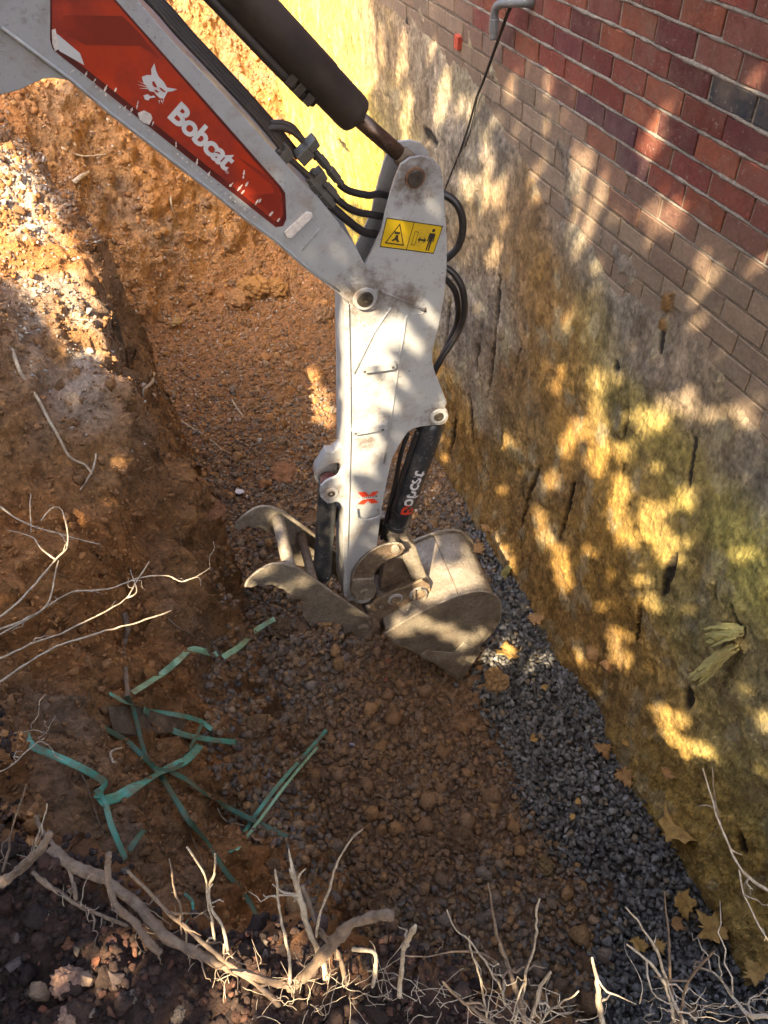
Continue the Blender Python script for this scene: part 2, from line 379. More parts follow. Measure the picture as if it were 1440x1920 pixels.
# near-vertical runnels where roots and diggers scraped the face
d = d + steep[core] * .026 * vnoise(Pc * np.array([1, 1, .22]), 16, 31)
P3[core] += N[core] * d[:, None]
# colours: own colour of each soil (no light in it)
col = np.zeros((len(X), 3)); col[:] = (.34, .17, .065)
pp = P3
clay = np.array([.44, .19, .062]); brown = np.array([.37, .195, .085]); mud = np.array([.22, .135, .08]); ochre = np.array([.48, .26, .10])
chalk = np.array([.60, .52, .44]); top = np.array([.075, .042, .031]); grey = np.array([.25, .20, .16])
n1 = sstep(-.35, .35, fbm(pp, 1.3, 4, 55)); n2 = sstep(-.3, .4, fbm(pp, 6, 4, 56)); n3 = sstep(0., .5, fbm(pp, 3, 4, 57))
bankm = sstep(.0, .45, Z - T['zf'] - .05)
c = brown * (1 - n1[:, None]) + clay * n1[:, None]
c = c * (1 - .35 * n2[:, None]) + ochre * .35 * n2[:, None]
c = c * (1 - .5 * (n3 * (1 - n1))[:, None]) + grey * (.5 * (n3 * (1 - n1))[:, None])
floorc = mud * (1 - .4 * n2[:, None]) + brown * .4 * n2[:, None]
farm = sstep(3.2, 4.8, Y)
floorc = floorc * (1 - .75 * farm[:, None]) + (clay * .75 + grey * .25) * .75 * farm[:, None]
col = floorc * (1 - bankm[:, None]) + c * bankm[:, None]
gm_ = inpoly(X + .05 * fbm(p2, 3, 3, 3), Y + .05 * fbm(p2, 3, 3, 4), gpoly) & (bankm < .5); col[gm_] = np.array([.085, .078, .07])
# chalky gravel vein along the spur
vein = np.exp(-((X + .40 + .08 * fbm(pp, 2, 2, 90)) / .15) ** 2) * sstep(2.8, 3.3, Y) * sstep(4.9, 4.3, Y) * sstep(-2.6, -2.3, Z) * sstep(-.30, .10, fbm(pp, 4.5, 4, 91) + .10)
col = col * (1 - vein[:, None] * .85) + chalk * vein[:, None] * .85
col = col * (1 - topm[:, None]) + top * (1 + .5 * n2[:, None]) * topm[:, None]
ns = .8 + .4 * _h((X * 300).astype(int), (Y * 300).astype(int), (Z * 300).astype(int), 4)
col = col * ns[:, None]
idx = np.arange(ny * nx).reshape(ny, nx)
quads = np.stack([idx[:-1, :-1], idx[:-1, 1:], idx[1:, 1:], idx[1:, :-1]], -1).reshape(-1, 4)
def npmesh(name, V, Q, m, col=None, parent=None, smooth=True):
    me = bpy.data.meshes.new(name); k = Q.shape[1]
    me.vertices.add(len(V)); me.vertices.foreach_set('co', V.astype(np.float32).ravel())
    me.loops.add(Q.size); me.loops.foreach_set('vertex_index', Q.astype(np.int32).ravel())
    me.polygons.add(len(Q)); me.polygons.foreach_set('loop_start', (np.arange(len(Q)) * k).astype(np.int32))
    me.polygons.foreach_set('loop_total', np.full(len(Q), k, np.int32)); me.update(calc_edges=True)
    return fin(name, me, m, parent, smooth, col)
ground = npmesh('ground', P3, quads, 'soil', col)
tag(ground, 'orange brown clay trench sides and muddy floor with dark topsoil at the near edge', None, kind='structure')
bvh = BVHTree.FromPolygons([tuple(v) for v in P3[:].tolist()], quads.tolist())
def hit(u, v):
    d = ray(u, v); h = bvh.ray_cast(Vector((0, 0, 0)), Vector(d)); 
    return np.array(h[0]) if h[0] is not None else onz(u, v, -3.9)
def ground_at(x, y):
    h = bvh.ray_cast(Vector((x, y, 3)), Vector((0, 0, -1)))
    return (np.array(h[0]), np.array(h[1])) if h[0] is not None else (np.array([x, y, -4]), np.array([0, 0, 1.]))

# ------------------------------------------------------------------ house wall
wall = empty('house_wall', (XW, 4, -4))
tag(wall, 'red brick house wall whose lower half is caked in tan render and yellow brown mineral wool', 'wall')
LB, HB = .200, .0823; z0 = -.8235
bv = []; bf = []; bc = []
reds = [(.175, .046, .034), (.15, .040, .034), (.20, .058, .040), (.125, .037, .036), (.23, .072, .042), (.16, .056, .044)]
y_lo, y_hi = .2, 10.4
dl = np.array([onwall(*a)[1:] for a in [(1440, 500), (1300, 430), (1200, 350), (1080, 230), (980, 120), (900, 20), (820, -60)]]); dl = dl[np.argsort(dl[:, 0])]
for r in range(-17, 13):                               # course r has its top at z0 + r*HB
    zt = z0 + r * HB; off = (r % 2) * .1
    k0 = int((y_lo - 1.974) / LB) - 1
    k = k0
    while True:
        ya = 1.974 + off + k * LB; k += 1
        if ya > y_hi: break
        if ya + LB < y_lo: continue
        j = rng.normal(0, .0012, 3); g = .0045
        x0 = XW + j[0]; a, b = ya - LB + g + j[1], ya - g + j[2]; zb = zt - HB + .0095 + rng.normal(0, .0008)
        be = .0035
        base = len(bv)
        for (yy, zz, dx) in ((a + be, zb + be, 0), (b - be, zb + be, 0), (b - be, zt - be, 0), (a + be, zt - be, 0), (a, zb, be), (b, zb, be), (b, zt, be), (a, zt, be), (a, zb, .03), (b, zb, .03), (b, zt, .03), (a, zt, .03)):
            bv.append((x0 + dx, yy + rng.normal(0, .0006), zz + rng.normal(0, .0006)))
        bf.append((base, base + 3, base + 2, base + 1))
        for q in range(4):
            q2 = (q + 1) % 4
            bf.append((base + q, base + q2, base + 4 + q2, base + 4 + q)); bf.append((base + 4 + q, base + 4 + q2, base + 8 + q2, base + 8 + q))
        cc = np.array(reds[rng.integers(len(reds))]) * rng.uniform(.8, 1.2)
        if rng.random() < .10: cc = np.array([.10, .04, .05])
        if r == 0 and 1.3 < ya < 2.05: cc = np.array([.035, .040, .048])
        ym, zm = (a + b) / 2, (zb + zt) / 2
        # mud film: more the lower the course, starts lower near the viewer
        lim = np.interp(ym, dl[:, 0], dl[:, 1])
        dst = float(sstep(.10, -.16, zm - lim - .05 * math.sin(ym * 5.1) - rng.normal(0, .03)))
        tan = np.array([.245, .19, .135]) * rng.uniform(.75, 1.15)
        cc = cc * (1 - .88 * dst) + tan * .88 * dst
        bc += [cc] * 12
link('brickwork', bv, bf, 'brick', wall, False, np.array(bc))
mb = MB(); mb.box((XW + .0065 + .15, (y_lo + y_hi) / 2, -1.1), (.15, 0, 0), (0, (y_hi - y_lo) / 2, 0), (0, 0, 1.22)); mo = mb.out('mortar', 'mortar', wall)
# squeezed, uneven mortar beads along the bed joints
mb = MB(); mbc = []
for r in range(-14, 13):
    zt = z0 + r * HB + .0045
    n = 260; ys = np.linspace(.6, 6.5, n)
    q = np.stack([ys, ys * 0 + r * 3.3, ys * 0], 1)
    rr = .0062 + .0030 * vnoise(q, 22, 4) + .0018 * vnoise(q, 70, 6); dz = .0022 * vnoise(q, 14, 8)
    dsb = sstep(.05, -.2, zt - np.interp(ys, dl[:, 0], dl[:, 1])); rr = rr * (1 - .35 * dsb); k0_ = len(mb.v)
    mb.tube([(XW + .0065 - .002 + .002 * e_, y, zt + e) for y, e, e_ in zip(ys, dz, dsb)], [max(.0028, x) for x in rr], 6)
    mbc += [np.array([.33, .285, .24]) * (1 - e_) + np.array([.20, .15, .105]) * e_ for e_ in dsb for _ in range(6)]
link('mortar_bead', mb.v, mb.f, 'mud', wall, True, np.array(mbc))
mb = MB(); mb.box((XW + .165, (y_lo + y_hi) / 2, -3.42), (.15, 0, 0), (0, (y_hi - y_lo) / 2, 0), (0, 0, 1.1)); mb.out('foundation', 'found', wall)

# the caked coat: a thick rough sheet over the lower wall
wy = np.concatenate([np.arange(.22, 4.6, .0078), np.arange(4.6, 8.6, .014)]); wz = np.arange(-4.45, -.35, .0085)
WY, WZ = np.meshgrid(wy, wz); WY = WY.ravel(); WZ = WZ.ravel(); q = np.stack([WY * 0, WY, WZ], 1)
# upper limit of the coat, measured along the wall
bl = [(1440, 800), (1380, 700), (1290, 560), (1200, 560), (1110, 440), (1040, 390), (985, 300), (940, 230), (880, 130), (800, 60), (730, 0)]
bl = np.array([onwall(*a)[1:] for a in bl]); o_ = np.argsort(bl[:, 0]); bl = bl[o_]
lim = np.interp(WY, bl[:, 0], bl[:, 1]); lim = np.where(WY < bl[0, 0], bl[0, 1] - .1 * (bl[0, 0] - WY), lim)
below = lim - WZ + .10 * fbm(q, 2.6, 4, 12) + .05 * fbm(q, 11, 4, 13)
thick = -.012 + .020 * sstep(-.02, .10, below) + .022 * sstep(.15, .7, below) + .03 * sstep(.8, 2.2, below)
wN, wid = worley(q * np.array([1, 1, .6]), 22, 44)
wM, _ = worley(q * np.array([1, 1, .5]), 60, 45)
rag = sstep(.0, .4, below)
flake = np.abs(fbm(q * np.array([1, 1, .6]), 9, 5, 15, .62)) * 2.2 - .5; flake = np.floor(flake * 4 + .35 * vnoise(q, 30, 7)) / 4 * .6 + flake * .4
thick = thick + rag * (.026 * fbm(q, 2.1, 4, 14) + .011 * flake + .008 * (.5 - wN) + .006 * (.5 - wM)) + .004 * fbm(q, 45, 3, 16)
# splashes of mud left on the bricks above
spl = sstep(.16, .5, fbm(q, 4.5, 5, 18) - .7 * np.clip(-below - .02, 0, 9) + .14)
thick = np.where(below < 0, np.maximum(thick, -.012 + .016 * spl), thick)
# own colours in broad areas, low ones lightened to make up for dim light: (u, v, radius_px, colour)
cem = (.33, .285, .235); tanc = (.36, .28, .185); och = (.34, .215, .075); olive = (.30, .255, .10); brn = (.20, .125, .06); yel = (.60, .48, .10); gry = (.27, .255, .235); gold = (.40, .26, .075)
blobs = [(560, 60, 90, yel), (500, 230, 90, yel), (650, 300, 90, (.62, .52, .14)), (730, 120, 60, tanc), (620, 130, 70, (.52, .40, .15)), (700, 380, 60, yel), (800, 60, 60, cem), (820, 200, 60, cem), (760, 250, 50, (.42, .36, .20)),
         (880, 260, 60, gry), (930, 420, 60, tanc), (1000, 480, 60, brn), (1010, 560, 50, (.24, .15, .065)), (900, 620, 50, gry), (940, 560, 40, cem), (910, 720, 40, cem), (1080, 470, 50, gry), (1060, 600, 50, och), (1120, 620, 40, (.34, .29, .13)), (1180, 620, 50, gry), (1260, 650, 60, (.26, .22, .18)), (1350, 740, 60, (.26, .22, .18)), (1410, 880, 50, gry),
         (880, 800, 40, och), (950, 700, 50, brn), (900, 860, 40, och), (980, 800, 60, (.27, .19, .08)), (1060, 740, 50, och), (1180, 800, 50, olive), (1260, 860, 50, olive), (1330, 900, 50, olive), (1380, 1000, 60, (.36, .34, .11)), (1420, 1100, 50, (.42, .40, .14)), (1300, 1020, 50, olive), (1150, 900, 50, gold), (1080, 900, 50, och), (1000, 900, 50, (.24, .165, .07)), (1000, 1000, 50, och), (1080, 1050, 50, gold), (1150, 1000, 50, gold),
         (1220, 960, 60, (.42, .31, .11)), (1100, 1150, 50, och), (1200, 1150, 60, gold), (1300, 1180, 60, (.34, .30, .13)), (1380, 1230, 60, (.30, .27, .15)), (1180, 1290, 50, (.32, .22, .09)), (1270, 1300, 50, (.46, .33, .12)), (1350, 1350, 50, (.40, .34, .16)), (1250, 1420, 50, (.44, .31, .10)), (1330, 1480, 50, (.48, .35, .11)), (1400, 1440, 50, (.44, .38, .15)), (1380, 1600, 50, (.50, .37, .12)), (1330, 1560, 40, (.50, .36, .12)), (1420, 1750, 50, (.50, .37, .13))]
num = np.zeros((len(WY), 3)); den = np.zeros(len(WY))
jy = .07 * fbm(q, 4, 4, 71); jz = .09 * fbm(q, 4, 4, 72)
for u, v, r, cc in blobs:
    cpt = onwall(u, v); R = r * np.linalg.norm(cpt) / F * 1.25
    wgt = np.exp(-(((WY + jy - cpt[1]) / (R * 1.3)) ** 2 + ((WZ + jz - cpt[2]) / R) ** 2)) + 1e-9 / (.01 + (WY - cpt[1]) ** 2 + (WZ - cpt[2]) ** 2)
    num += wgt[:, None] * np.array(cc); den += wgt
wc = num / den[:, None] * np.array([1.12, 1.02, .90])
f1 = fbm(q * np.array([1, 1, .5]), 17, 5, 73); f2 = fbm(q, 5, 4, 74)
wc = wc * (1 + .50 * f1 + .22 * f2 + .35 * fbm(q, 55, 2, 75))[:, None]
pt_ = sstep(.18, .42, fbm(q * np.array([1, 1, .7]), 6, 5, 76))[:, None]; wc = wc * (1 - .38 * pt_) + np.array([.20, .14, .08]) * .38 * pt_
pt_ = sstep(.22, .42, fbm(q * np.array([1, 1, .6]), 10, 5, 78))[:, None]; wc = wc * (1 - .4 * pt_) + np.array([.48, .42, .28]) * .4 * pt_
wc = np.clip(wc, .01, .8)
wc[:, 2] *= (1 - .25 * np.clip(f2, 0, 1)); 
hd = np.clip((.5 - wN) * 1.2, -.5, .6); wc *= (1 + .25 * hd)[:, None]
# tar streaks and deep slits, each where it is on the wall
slits = [(945, 520, 938, 610, 7), (938, 610, 925, 745, 4), (1085, 900, 1062, 1010, 5), (1022, 870, 990, 985, 3.5), (1190, 760, 1184, 830, 4), (1308, 820, 1296, 910, 4), (1275, 1040, 1255, 1110, 10), (1222, 1090, 1212, 1180, 4), (1385, 1130, 1398, 1190, 6), (890, 740, 905, 830, 6), (925, 870, 932, 900, 4), (855, 560, 850, 640, 5), (870, 780, 860, 850, 4), (1305, 1290, 1300, 1320, 9), (935, 1010, 930, 1030, 5), (1248, 600, 1243, 660, 5), (1160, 690, 1165, 680, 8), (985, 640, 975, 700, 2), (1210, 1165, 1206, 1200, 3), (990, 1000, 1000, 1050, 3), (1115, 945, 1120, 985, 3), (908, 640, 900, 700, 2.5), (1350, 1090, 1352, 1130, 4), (1180, 870, 1178, 905, 2.5), (1410, 1560, 1408, 1590, 7), (760, 20, 765, 60, 5), (640, 265, 660, 285, 5), (800, 245, 830, 270, 8)]
for (u1, v1, u2, v2, r) in slits:
    a = onwall(u1, v1)[1:]; b = onwall(u2, v2)[1:]; R = 1.3 * r * np.linalg.norm(onwall(u1, v1)) / F
    ab = b - a; s = np.clip(((WY - a[0]) * ab[0] + (WZ - a[1]) * ab[1]) / (ab @ ab + 1e-9), 0, 1)
    dd = np.hypot(WY - a[0] - s * ab[0], WZ - a[1] - s * ab[1]) + .007 * fbm(q, 22, 3, 99)
    wq = R * (.35 + .65 * np.sin(np.pi * np.clip(s * .8 + .15, 0, 1)))
    m = sstep(1.25, .7, dd / wq); thick = thick - m * .028 * rag; wc = wc * (1 - .9 * m[:, None]) + np.array([.022, .020, .024]) * .9 * m[:, None]
# rusty orange clay smear hanging from the bricks
for (u, v, r, cc) in ((1255, 570, 14, (.26, .14, .05)), (1250, 600, 9, (.26, .14, .05)), (1000, 470, 22, (.27, .165, .07))):
    cp = onwall(u, v); dd = np.hypot(WY - cp[1], (WZ - cp[2]) * .6) + .02 * fbm(q, 20, 3, 98); R = r * np.linalg.norm(cp) / F
    m = sstep(1.2, .7, dd / R); thick = np.maximum(thick, m * .02 - .012 * (1 - m)); wc = wc * (1 - m[:, None]) + np.array(cc) * m[:, None]
# wool slumps over the toe of the wall
toe = sstep(-3.45, -3.95, WZ); thick = thick + toe * (.05 + .05 * fbm(q, 3, 3, 33))
wny, wnx = len(wz), len(wy); wi = np.arange(wny * wnx).reshape(wny, wnx)
Q4 = np.stack([wi[:-1, :-1], wi[1:, :-1], wi[1:, 1:], wi[:-1, 1:]], -1).reshape(-1, 4)
thick = np.where(below > .16, np.maximum(thick, .0045), thick)
keep = (thick[Q4].max(1) > -.006)                      # no coat where bare brick shows
V = np.stack([XW - thick, WY, WZ], 1)
used = np.unique(Q4[keep]); remap = -np.ones(len(V), int); remap[used] = np.arange(len(used))
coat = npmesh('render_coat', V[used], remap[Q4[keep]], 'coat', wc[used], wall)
wbvh = BVHTree.FromPolygons([tuple(v) for v in V[used].tolist()], remap[Q4[keep]].tolist())
def hitwall(u, v):
    h = wbvh.ray_cast(Vector((0, 0, 0)), Vector(ray(u, v))); return np.array(h[0]) if h[0] is not None else onwall(u, v)

# ------------------------------------------------------------------ loose stones, clods and pebbles
def rock_templates(n, npt, rough, round_=0.):
    out = []
    for k in range(n):
        bm = bmesh.new()
        if round_:
            bmesh.ops.create_icosphere(bm, subdivisions=2, radius=1)
            co = np.array([v.co[:] for v in bm.verts]); sc = rng.uniform(.7, 1.15, 3)
            dd = 1 + .45 * fbm(co + k * 9.1, 1.3, 3, 5) + .40 * fbm(co + k * 5.3, 3.2, 2, 8)
            wv_, _ = worley(co + k * 3.3, 1.5, 6); wv2, _ = worley(co + k * 3.3, 3.6, 7); co = co * (dd * (1 + .5 * (.6 - wv_) + .22 * (.5 - wv2)))[:, None] * sc
            f = np.array([[v.index for v in q.verts] for q in bm.faces])
        else:
            for _ in range(npt):
                a = rng.normal(0, 1, 3); a /= np.linalg.norm(a); a *= rng.uniform(.85, 1.1); bm.verts.new(a * np.array([1, .78, .62]) * 1.0)
            bmesh.ops.convex_hull(bm, input=bm.verts[:]); loose = [v for v in bm.verts if not v.link_faces]
            bmesh.ops.delete(bm, geom=loose, context='VERTS'); bmesh.ops.triangulate(bm, faces=bm.faces[:])
            bm.verts.index_update(); co = np.array([v.co[:] for v in bm.verts]); f = np.array([[v.index for v in q.verts] for q in bm.faces])
        bm.free(); out.append((co, f))
    return out
T_ang = rock_templates(26, 9, 0); T_rnd = rock_templates(20, 0, 0, 1.)
def rots(n):
    q = rng.normal(size=(n, 4)); q /= np.linalg.norm(q, axis=1, keepdims=True); w_, x, y, z = q.T
    return np.stack([1 - 2 * (y * y + z * z), 2 * (x * y - z * w_), 2 * (x * z + y * w_), 2 * (x * y + z * w_), 1 - 2 * (x * x + z * z), 2 * (y * z - x * w_), 2 * (x * z - y * w_), 2 * (y * z + x * w_), 1 - 2 * (x * x + y * y)], 1).reshape(-1, 3, 3)
def scatter(name, pos, size, cols, temps, m, smooth=False, parent=None):
    n = len(pos); R = rots(n); Vs, Fs, Cs = [], [], []; base = 0
    tid = rng.integers(0, len(temps), n)
    for i in range(n):
        v, f = temps[tid[i]]; Vs.append((v * size[i]) @ R[i].T + pos[i]); Fs.append(f + base); base += len(v)
        Cs.append(np.repeat(cols[i][None], len(v), 0))
    Cc = np.concatenate(Cs); Vv = np.concatenate(Vs)
    return npmesh(name, Vv, np.concatenate(Fs), m, Cc, parent, smooth)
def project(Pw):
    c = Pw @ RW            # world -> camera axes
    return 720 + F * c[:, 0] / -c[:, 2], 960 - F * c[:, 1] / -c[:, 2]
def drop(n, x0, x1, y0, y1):
    x = rng.uniform(x0, x1, n); y = rng.uniform(y0, y1, n); pos = np.zeros((n, 3)); nr = np.zeros((n, 3))
    for i in range(n): pos[i], nr[i] = ground_at(x[i], y[i])
    u, v = project(pos); ok = (u > -60) & (u < 1500) & (v > -40) & (v < 1980)
    return pos[ok], nr[ok]
# floor
pos, nr = drop(28000, -.35, 1.74, .05, 5.6)
kp = rng.random(len(pos)) < sstep(5.5, 4.0, pos[:, 1]); pos, nr = pos[kp], nr[kp]
p4, n4 = drop(7000, .6, 1.74, .05, 3.4); g4 = inpoly(p4[:, 0], p4[:, 1], gpoly); pos = np.vstack([pos, p4[g4]]); nr = np.vstack([nr, n4[g4]])
lowm = (pos[:, 2] < np.interp(pos[:, 1], ty, tab['zf']) + .75) & (pos[:, 2] < -2.9)
pos, nr = pos[lowm], nr[lowm]
jj = np.stack([pos[:, 0] + .11 * fbm(pos, 3, 3, 3) + rng.normal(0, .035, len(pos)), pos[:, 1] + .09 * fbm(pos, 3, 3, 4) + rng.normal(0, .035, len(pos))], 1)
isg = inpoly(jj[:, 0], jj[:, 1], gpoly)
isg &= ~(fbm(pos, 2.2, 3, 12) > .55)
mudp = ~isg
# blue-grey crushed stone
g = pos[isg]; k = len(g); sz = rng.uniform(.016, .029, k) * (1 + .3 * (rng.random(k) < .1)); bcol = np.array([[.118, .115, .112], [.155, .150, .145], [.095, .093, .092], [.21, .205, .195], [.135, .122, .108]])
cc = bcol[rng.integers(0, 5, k)] * rng.uniform(.75, 1.3, (k, 1)); dusty = rng.random(k) < .05; cc[dusty] = np.array([.22, .17, .11]); lt = rng.random(k) < .02; cc[lt] = np.array([.26, .26, .27])
e1 = tag(scatter('gravel', g + nr[isg] * (rng.uniform(-.4, 1.3, k) * sz)[:, None], sz, cc, T_ang, 'stone'), 'dark blue grey crushed gravel strip along the foot of the wall', 'gravel', kind='stuff')
# brown muddy stones and clods
p_ = pos[mudp]; n_ = nr[mudp]; k = len(p_)
rr = rng.random(k); ang = rr < .60
sz = np.where(ang, rng.uniform(.014, .031, k), rng.uniform(.008, .022, k) * (1 + 1.2 * (rng.random(k) < .06)))
sz *= np.where(p_[:, 1] > 3.3, .75, 1)
mcol = np.array([[.26, .19, .14], [.29, .20, .13], [.22, .175, .14], [.34, .22, .12], [.19, .165, .15]])
cc = mcol[rng.integers(0, 5, k)] * rng.uniform(.7, 1.3, (k, 1)); rp = sstep(0, .5, fbm(p_, 1.5, 3, 44))[:, None]
cc = cc * (1 - .5 * rp) + np.array([.27, .15, .07]) * .5 * rp
off = p_ + n_ * (rng.uniform(-.5, .9, k) * sz)[:, None]
scm = scatter('muddy_stones', off[ang], sz[ang], cc[ang], T_ang, 'mud')
tag(scm, 'brown mud coated gravel stones covering the trench floor', 'stones', kind='stuff')
scc = scatter('soil_clods', off[~ang], sz[~ang], (cc * np.array([1.15, 1.05, .9]))[~ang], T_rnd, 'mud', False)
tag(scc, 'crumbly brown clay clods strewn between the floor stones', 'clods', kind='stuff')
# pale pebbles on the far floor and slope
pos, nr = drop(17000, -.6, 1.72, 3.0, 7.6)
pr = .45 + .7 * fbm(pos, 1.4, 3, 64)
ok = (rng.random(len(pos)) < pr * sstep(2.9, 4.2, pos[:, 1]) * (1 - .75 * sstep(6.0, 6.6, pos[:, 1])))
pos, nr = pos[ok], nr[ok]; k = len(pos); sz = rng.uniform(.007, .021, k)
pcol = np.array([[.34, .25, .19], [.42, .33, .26], [.25, .15, .09], [.30, .18, .10], [.36, .21, .11], [.5, .42, .36]])
cc = pcol[rng.choice(6, k, p=[.2, .12, .26, .22, .15, .05])] * rng.uniform(.7, 1.15, (k, 1))
tag(scatter('pebbles', pos + nr * (sz * .2)[:, None], sz, cc, T_ang, 'stone'), 'pale pink and grey pebbles scattered over the far trench floor', 'pebbles', kind='stuff')
# crumbs on the bank face; chalky gravel in the vein
cand = np.where((X > -1.25) & (X < .15) & (Y > .9) & (Y < 5.2) & (P3[:, 2] > np.interp(Y, ty, tab['zf']) + .25))[0]
wgt = 1 / np.maximum(.12, N[cand, 2]); pick = rng.choice(cand, 34000, p=wgt / wgt.sum()); pos = P3[pick] + rng.normal(0, .006, (34000, 3)); nr = N[pick]
u, v = project(pos); okk = (u > -40) & (u < 700) & (v > 100) & (v < 1800); pos, nr = pos[okk], nr[okk]
ve = np.exp(-((pos[:, 0] + .40) / .15) ** 2) * sstep(2.8, 3.3, pos[:, 1]) * sstep(4.9, 4.3, pos[:, 1]) * (pos[:, 2] > -2.5) * sstep(-.3, .1, fbm(pos, 4.5, 4, 91) + .1)
k = len(pos); keepm = rng.random(k) < np.maximum(.55, ve * 1.0); pos, nr, ve = pos[keepm], nr[keepm], ve[keepm]; k = len(pos)
sz = rng.uniform(.004, .015, k) * (1 + 1.6 * (rng.random(k) < .06)); vv = (rng.random(k) < ve * .8)
cc = np.where(vv[:, None], np.array([.56, .50, .44]), np.array([.27, .15, .07])) * rng.uniform(.65, 1.25, (k, 1))
bc2 = sstep(-.3, .4, fbm(pos, 1.3, 4, 55))[:, None]; cc = np.where(vv[:, None], cc, (np.array([.30, .165, .08]) * (1 - bc2) + np.array([.46, .22, .08]) * bc2) * rng.uniform(.7, 1.25, (k, 1)))
tag(scatter('bank_crumbs', pos + nr * (sz * .1)[:, None], sz, cc, T_ang, 'mud'), 'orange crumbs and chalky grey grit clinging to the left bank', 'crumbs', kind='stuff')
# topsoil under the viewer
pos, nr = drop(9000, -1.1, .6, -.25, 1.5)
mm = pos[:, 2] > -2.05; pos, nr = pos[mm], nr[mm]; k = len(pos)
sz = rng.uniform(.003, .011, k) * (1 + 1.3 * (rng.random(k) < .05)); tcol = np.array([[.05, .03, .024], [.07, .042, .032], [.04, .026, .022], [.11, .055, .038], [.13, .09, .075]])
cc = tcol[rng.choice(5, k, p=[.35, .3, .2, .1, .05])] * rng.uniform(.7, 1.3, (k, 1))
tag(scatter('topsoil_crumbs', pos + nr * (sz * .3)[:, None], sz, cc, T_rnd, 'mud', False), 'dark crumbly topsoil and bark crumbs at the near edge', 'topsoil', kind='stuff')

pos, nr = drop(1500, -1.1, .5, -.2, 1.3)
mm = pos[:, 2] > -2.0; pos, nr = pos[mm], nr[mm]; k = len(pos); bcl = np.array([[.15, .07, .05], [.09, .055, .045], [.21, .10, .065], [.16, .125, .10]])
tag(scatter('bark_chips', pos + nr * .006, rng.uniform(.006, .017, k), bcl[rng.integers(0, 4, k)] * rng.uniform(.6, 1.1, (k, 1)), T_ang, 'mud'), 'broken bark and stone chips littering the near topsoil', 'bark chips', kind='stuff')

# lumps of clay rubble down the far slope and floor
pos, nr = drop(6500, -.7, 1.7, 3.9, 7.8)
k = len(pos); sz = rng.uniform(.006, .019, k) * (1 + 1.1 * (rng.random(k) < .05)); ccol = np.array([[.34, .165, .065], [.28, .15, .07], [.38, .20, .08], [.24, .14, .08]])
tag(scatter('clay_rubble', pos + nr * (sz * .1)[:, None], sz, ccol[rng.integers(0, 4, k)] * rng.uniform(.7, 1.2, (k, 1)), T_rnd, 'mud'), 'orange clay rubble covering the far end of the trench', 'rubble', kind='stuff')
# ------------------------------------------------------------------ digger arm
arm = empty('excavator_arm', P(685, 560, .2))
tag(arm, 'white and red excavator arm reaching down into the trench with muddy bucket and thumb', 'excavator')
PX = lambda u, v, r, o=.12: r * np.linalg.norm(P(u, v, o)) / F * .97
def text_on(s, name, m, parent, p0, p1, ph, o, bold=.02, depth=.0006, spacing=1.0):
    """lettering lying on the arm plane: p0->p1 baseline, p0->ph cap height"""
    cu = bpy.data.curves.new('lettering', 'FONT'); cu.body = s; cu.offset = bold; cu.space_character = spacing; cu.extrude = .0; cu.resolution_u = 4
    t = bpy.data.objects.new('lettering', cu); C.objects.link(t); dg = bpy.context.evaluated_depsgraph_get()
    me = bpy.data.meshes.new_from_object(t.evaluated_get(dg)); bpy.data.objects.remove(t); bpy.data.curves.remove(cu)
    co = np.array([v.co[:] for v in me.vertices]); mn, mx = co.min(0), co.max(0)
    a, b, h = P(*p0, o), P(*p1, o), P(*ph, o); ex = (b - a); ey = (h - a)
    nw = a + ((co[:, :1] - mn[0]) / (mx[0] - mn[0])) * ex + ((co[:, 1:2] - mn[1]) / (mx[1] - mn[1])) * ey
    # thin but solid
    V = np.concatenate([nw, nw + Wd * depth]); n = len(nw); faces = [tuple(q.vertices) for q in me.polygons]
    ed = {}
    for q in faces:
        for i in range(len(q)): e = (q[i], q[(i + 1) % len(q)]); ed[e] = 1
    fs = list(faces) + [tuple(i + n for i in q[::-1]) for q in faces] + [(b_, a_, a_ + n, b_ + n) for (a_, b_) in ed if (b_, a_) not in ed]
    return link(name, V, fs, m, parent)
def pin(name, u, v, o, r, parent, h=.012, m='pin', ring=None, through=None):
    c = P(u, v, o); R = PX(u, v, r, o); b = MB()
    b.tube2(c + Wd * .01, -Wd, [(0, R), (h + .006, R), (h + .010, R * .9), (h + .010, R * .32), (h + .006, R * .26)], 24)
    q = b.out(name, m, parent, False, 0)
    if ring:
        b = MB(); rr = PX(u, v, ring, o); b.tube2(c + Wd * .01, -Wd, [(0, rr), (h * .35 + .009, rr), (h * .35 + .012, rr * .93), (h * .35 + .012, R * 1.02)], 28); b.out('bushing', 'rustring' if ring < r * 1.35 else 'white_low', q)
    return q
ON, OF = .105, .285            # near faces of the boom's two side plates
# --- boom
bo = [(-420, -215), (-140, -170), (60, -190), (258, 0), (325, 79), (417, 175), (492, 258), (558, 333), (600, 375), (633, 417), (667, 462), (692, 512), (708, 534)] + [(685 + 28 * math.cos(math.radians(a)), 558 + 25 * math.sin(math.radians(a))) for a in (-30, -8, 14, 36, 58, 80, 102)] + [(660, 572), (633, 550), (567, 500), (512, 452), (454, 410), (400, 366), (300, 289), (200, 212), (129, 152), (0, 55), (-200, -60), (-420, -120)]
b = MB(); b.plate(bo, ON, .014); boom = b.out('boom', 'white', arm, False, .003)
b = MB(); b.plate(bo, OF, .014, ON); b.out('far_side_plate', 'white', boom, False, .003)
inner = [(-418, -200), (-140, -160), (58, -178), (256, 6), (323, 84), (415, 180), (490, 263), (556, 338), (596, 382), (618, 412), (600, 515), (567, 494), (512, 448), (454, 406), (400, 361), (300, 284), (200, 207), (131, 150), (2, 53), (-200, -62), (-418, -118)]
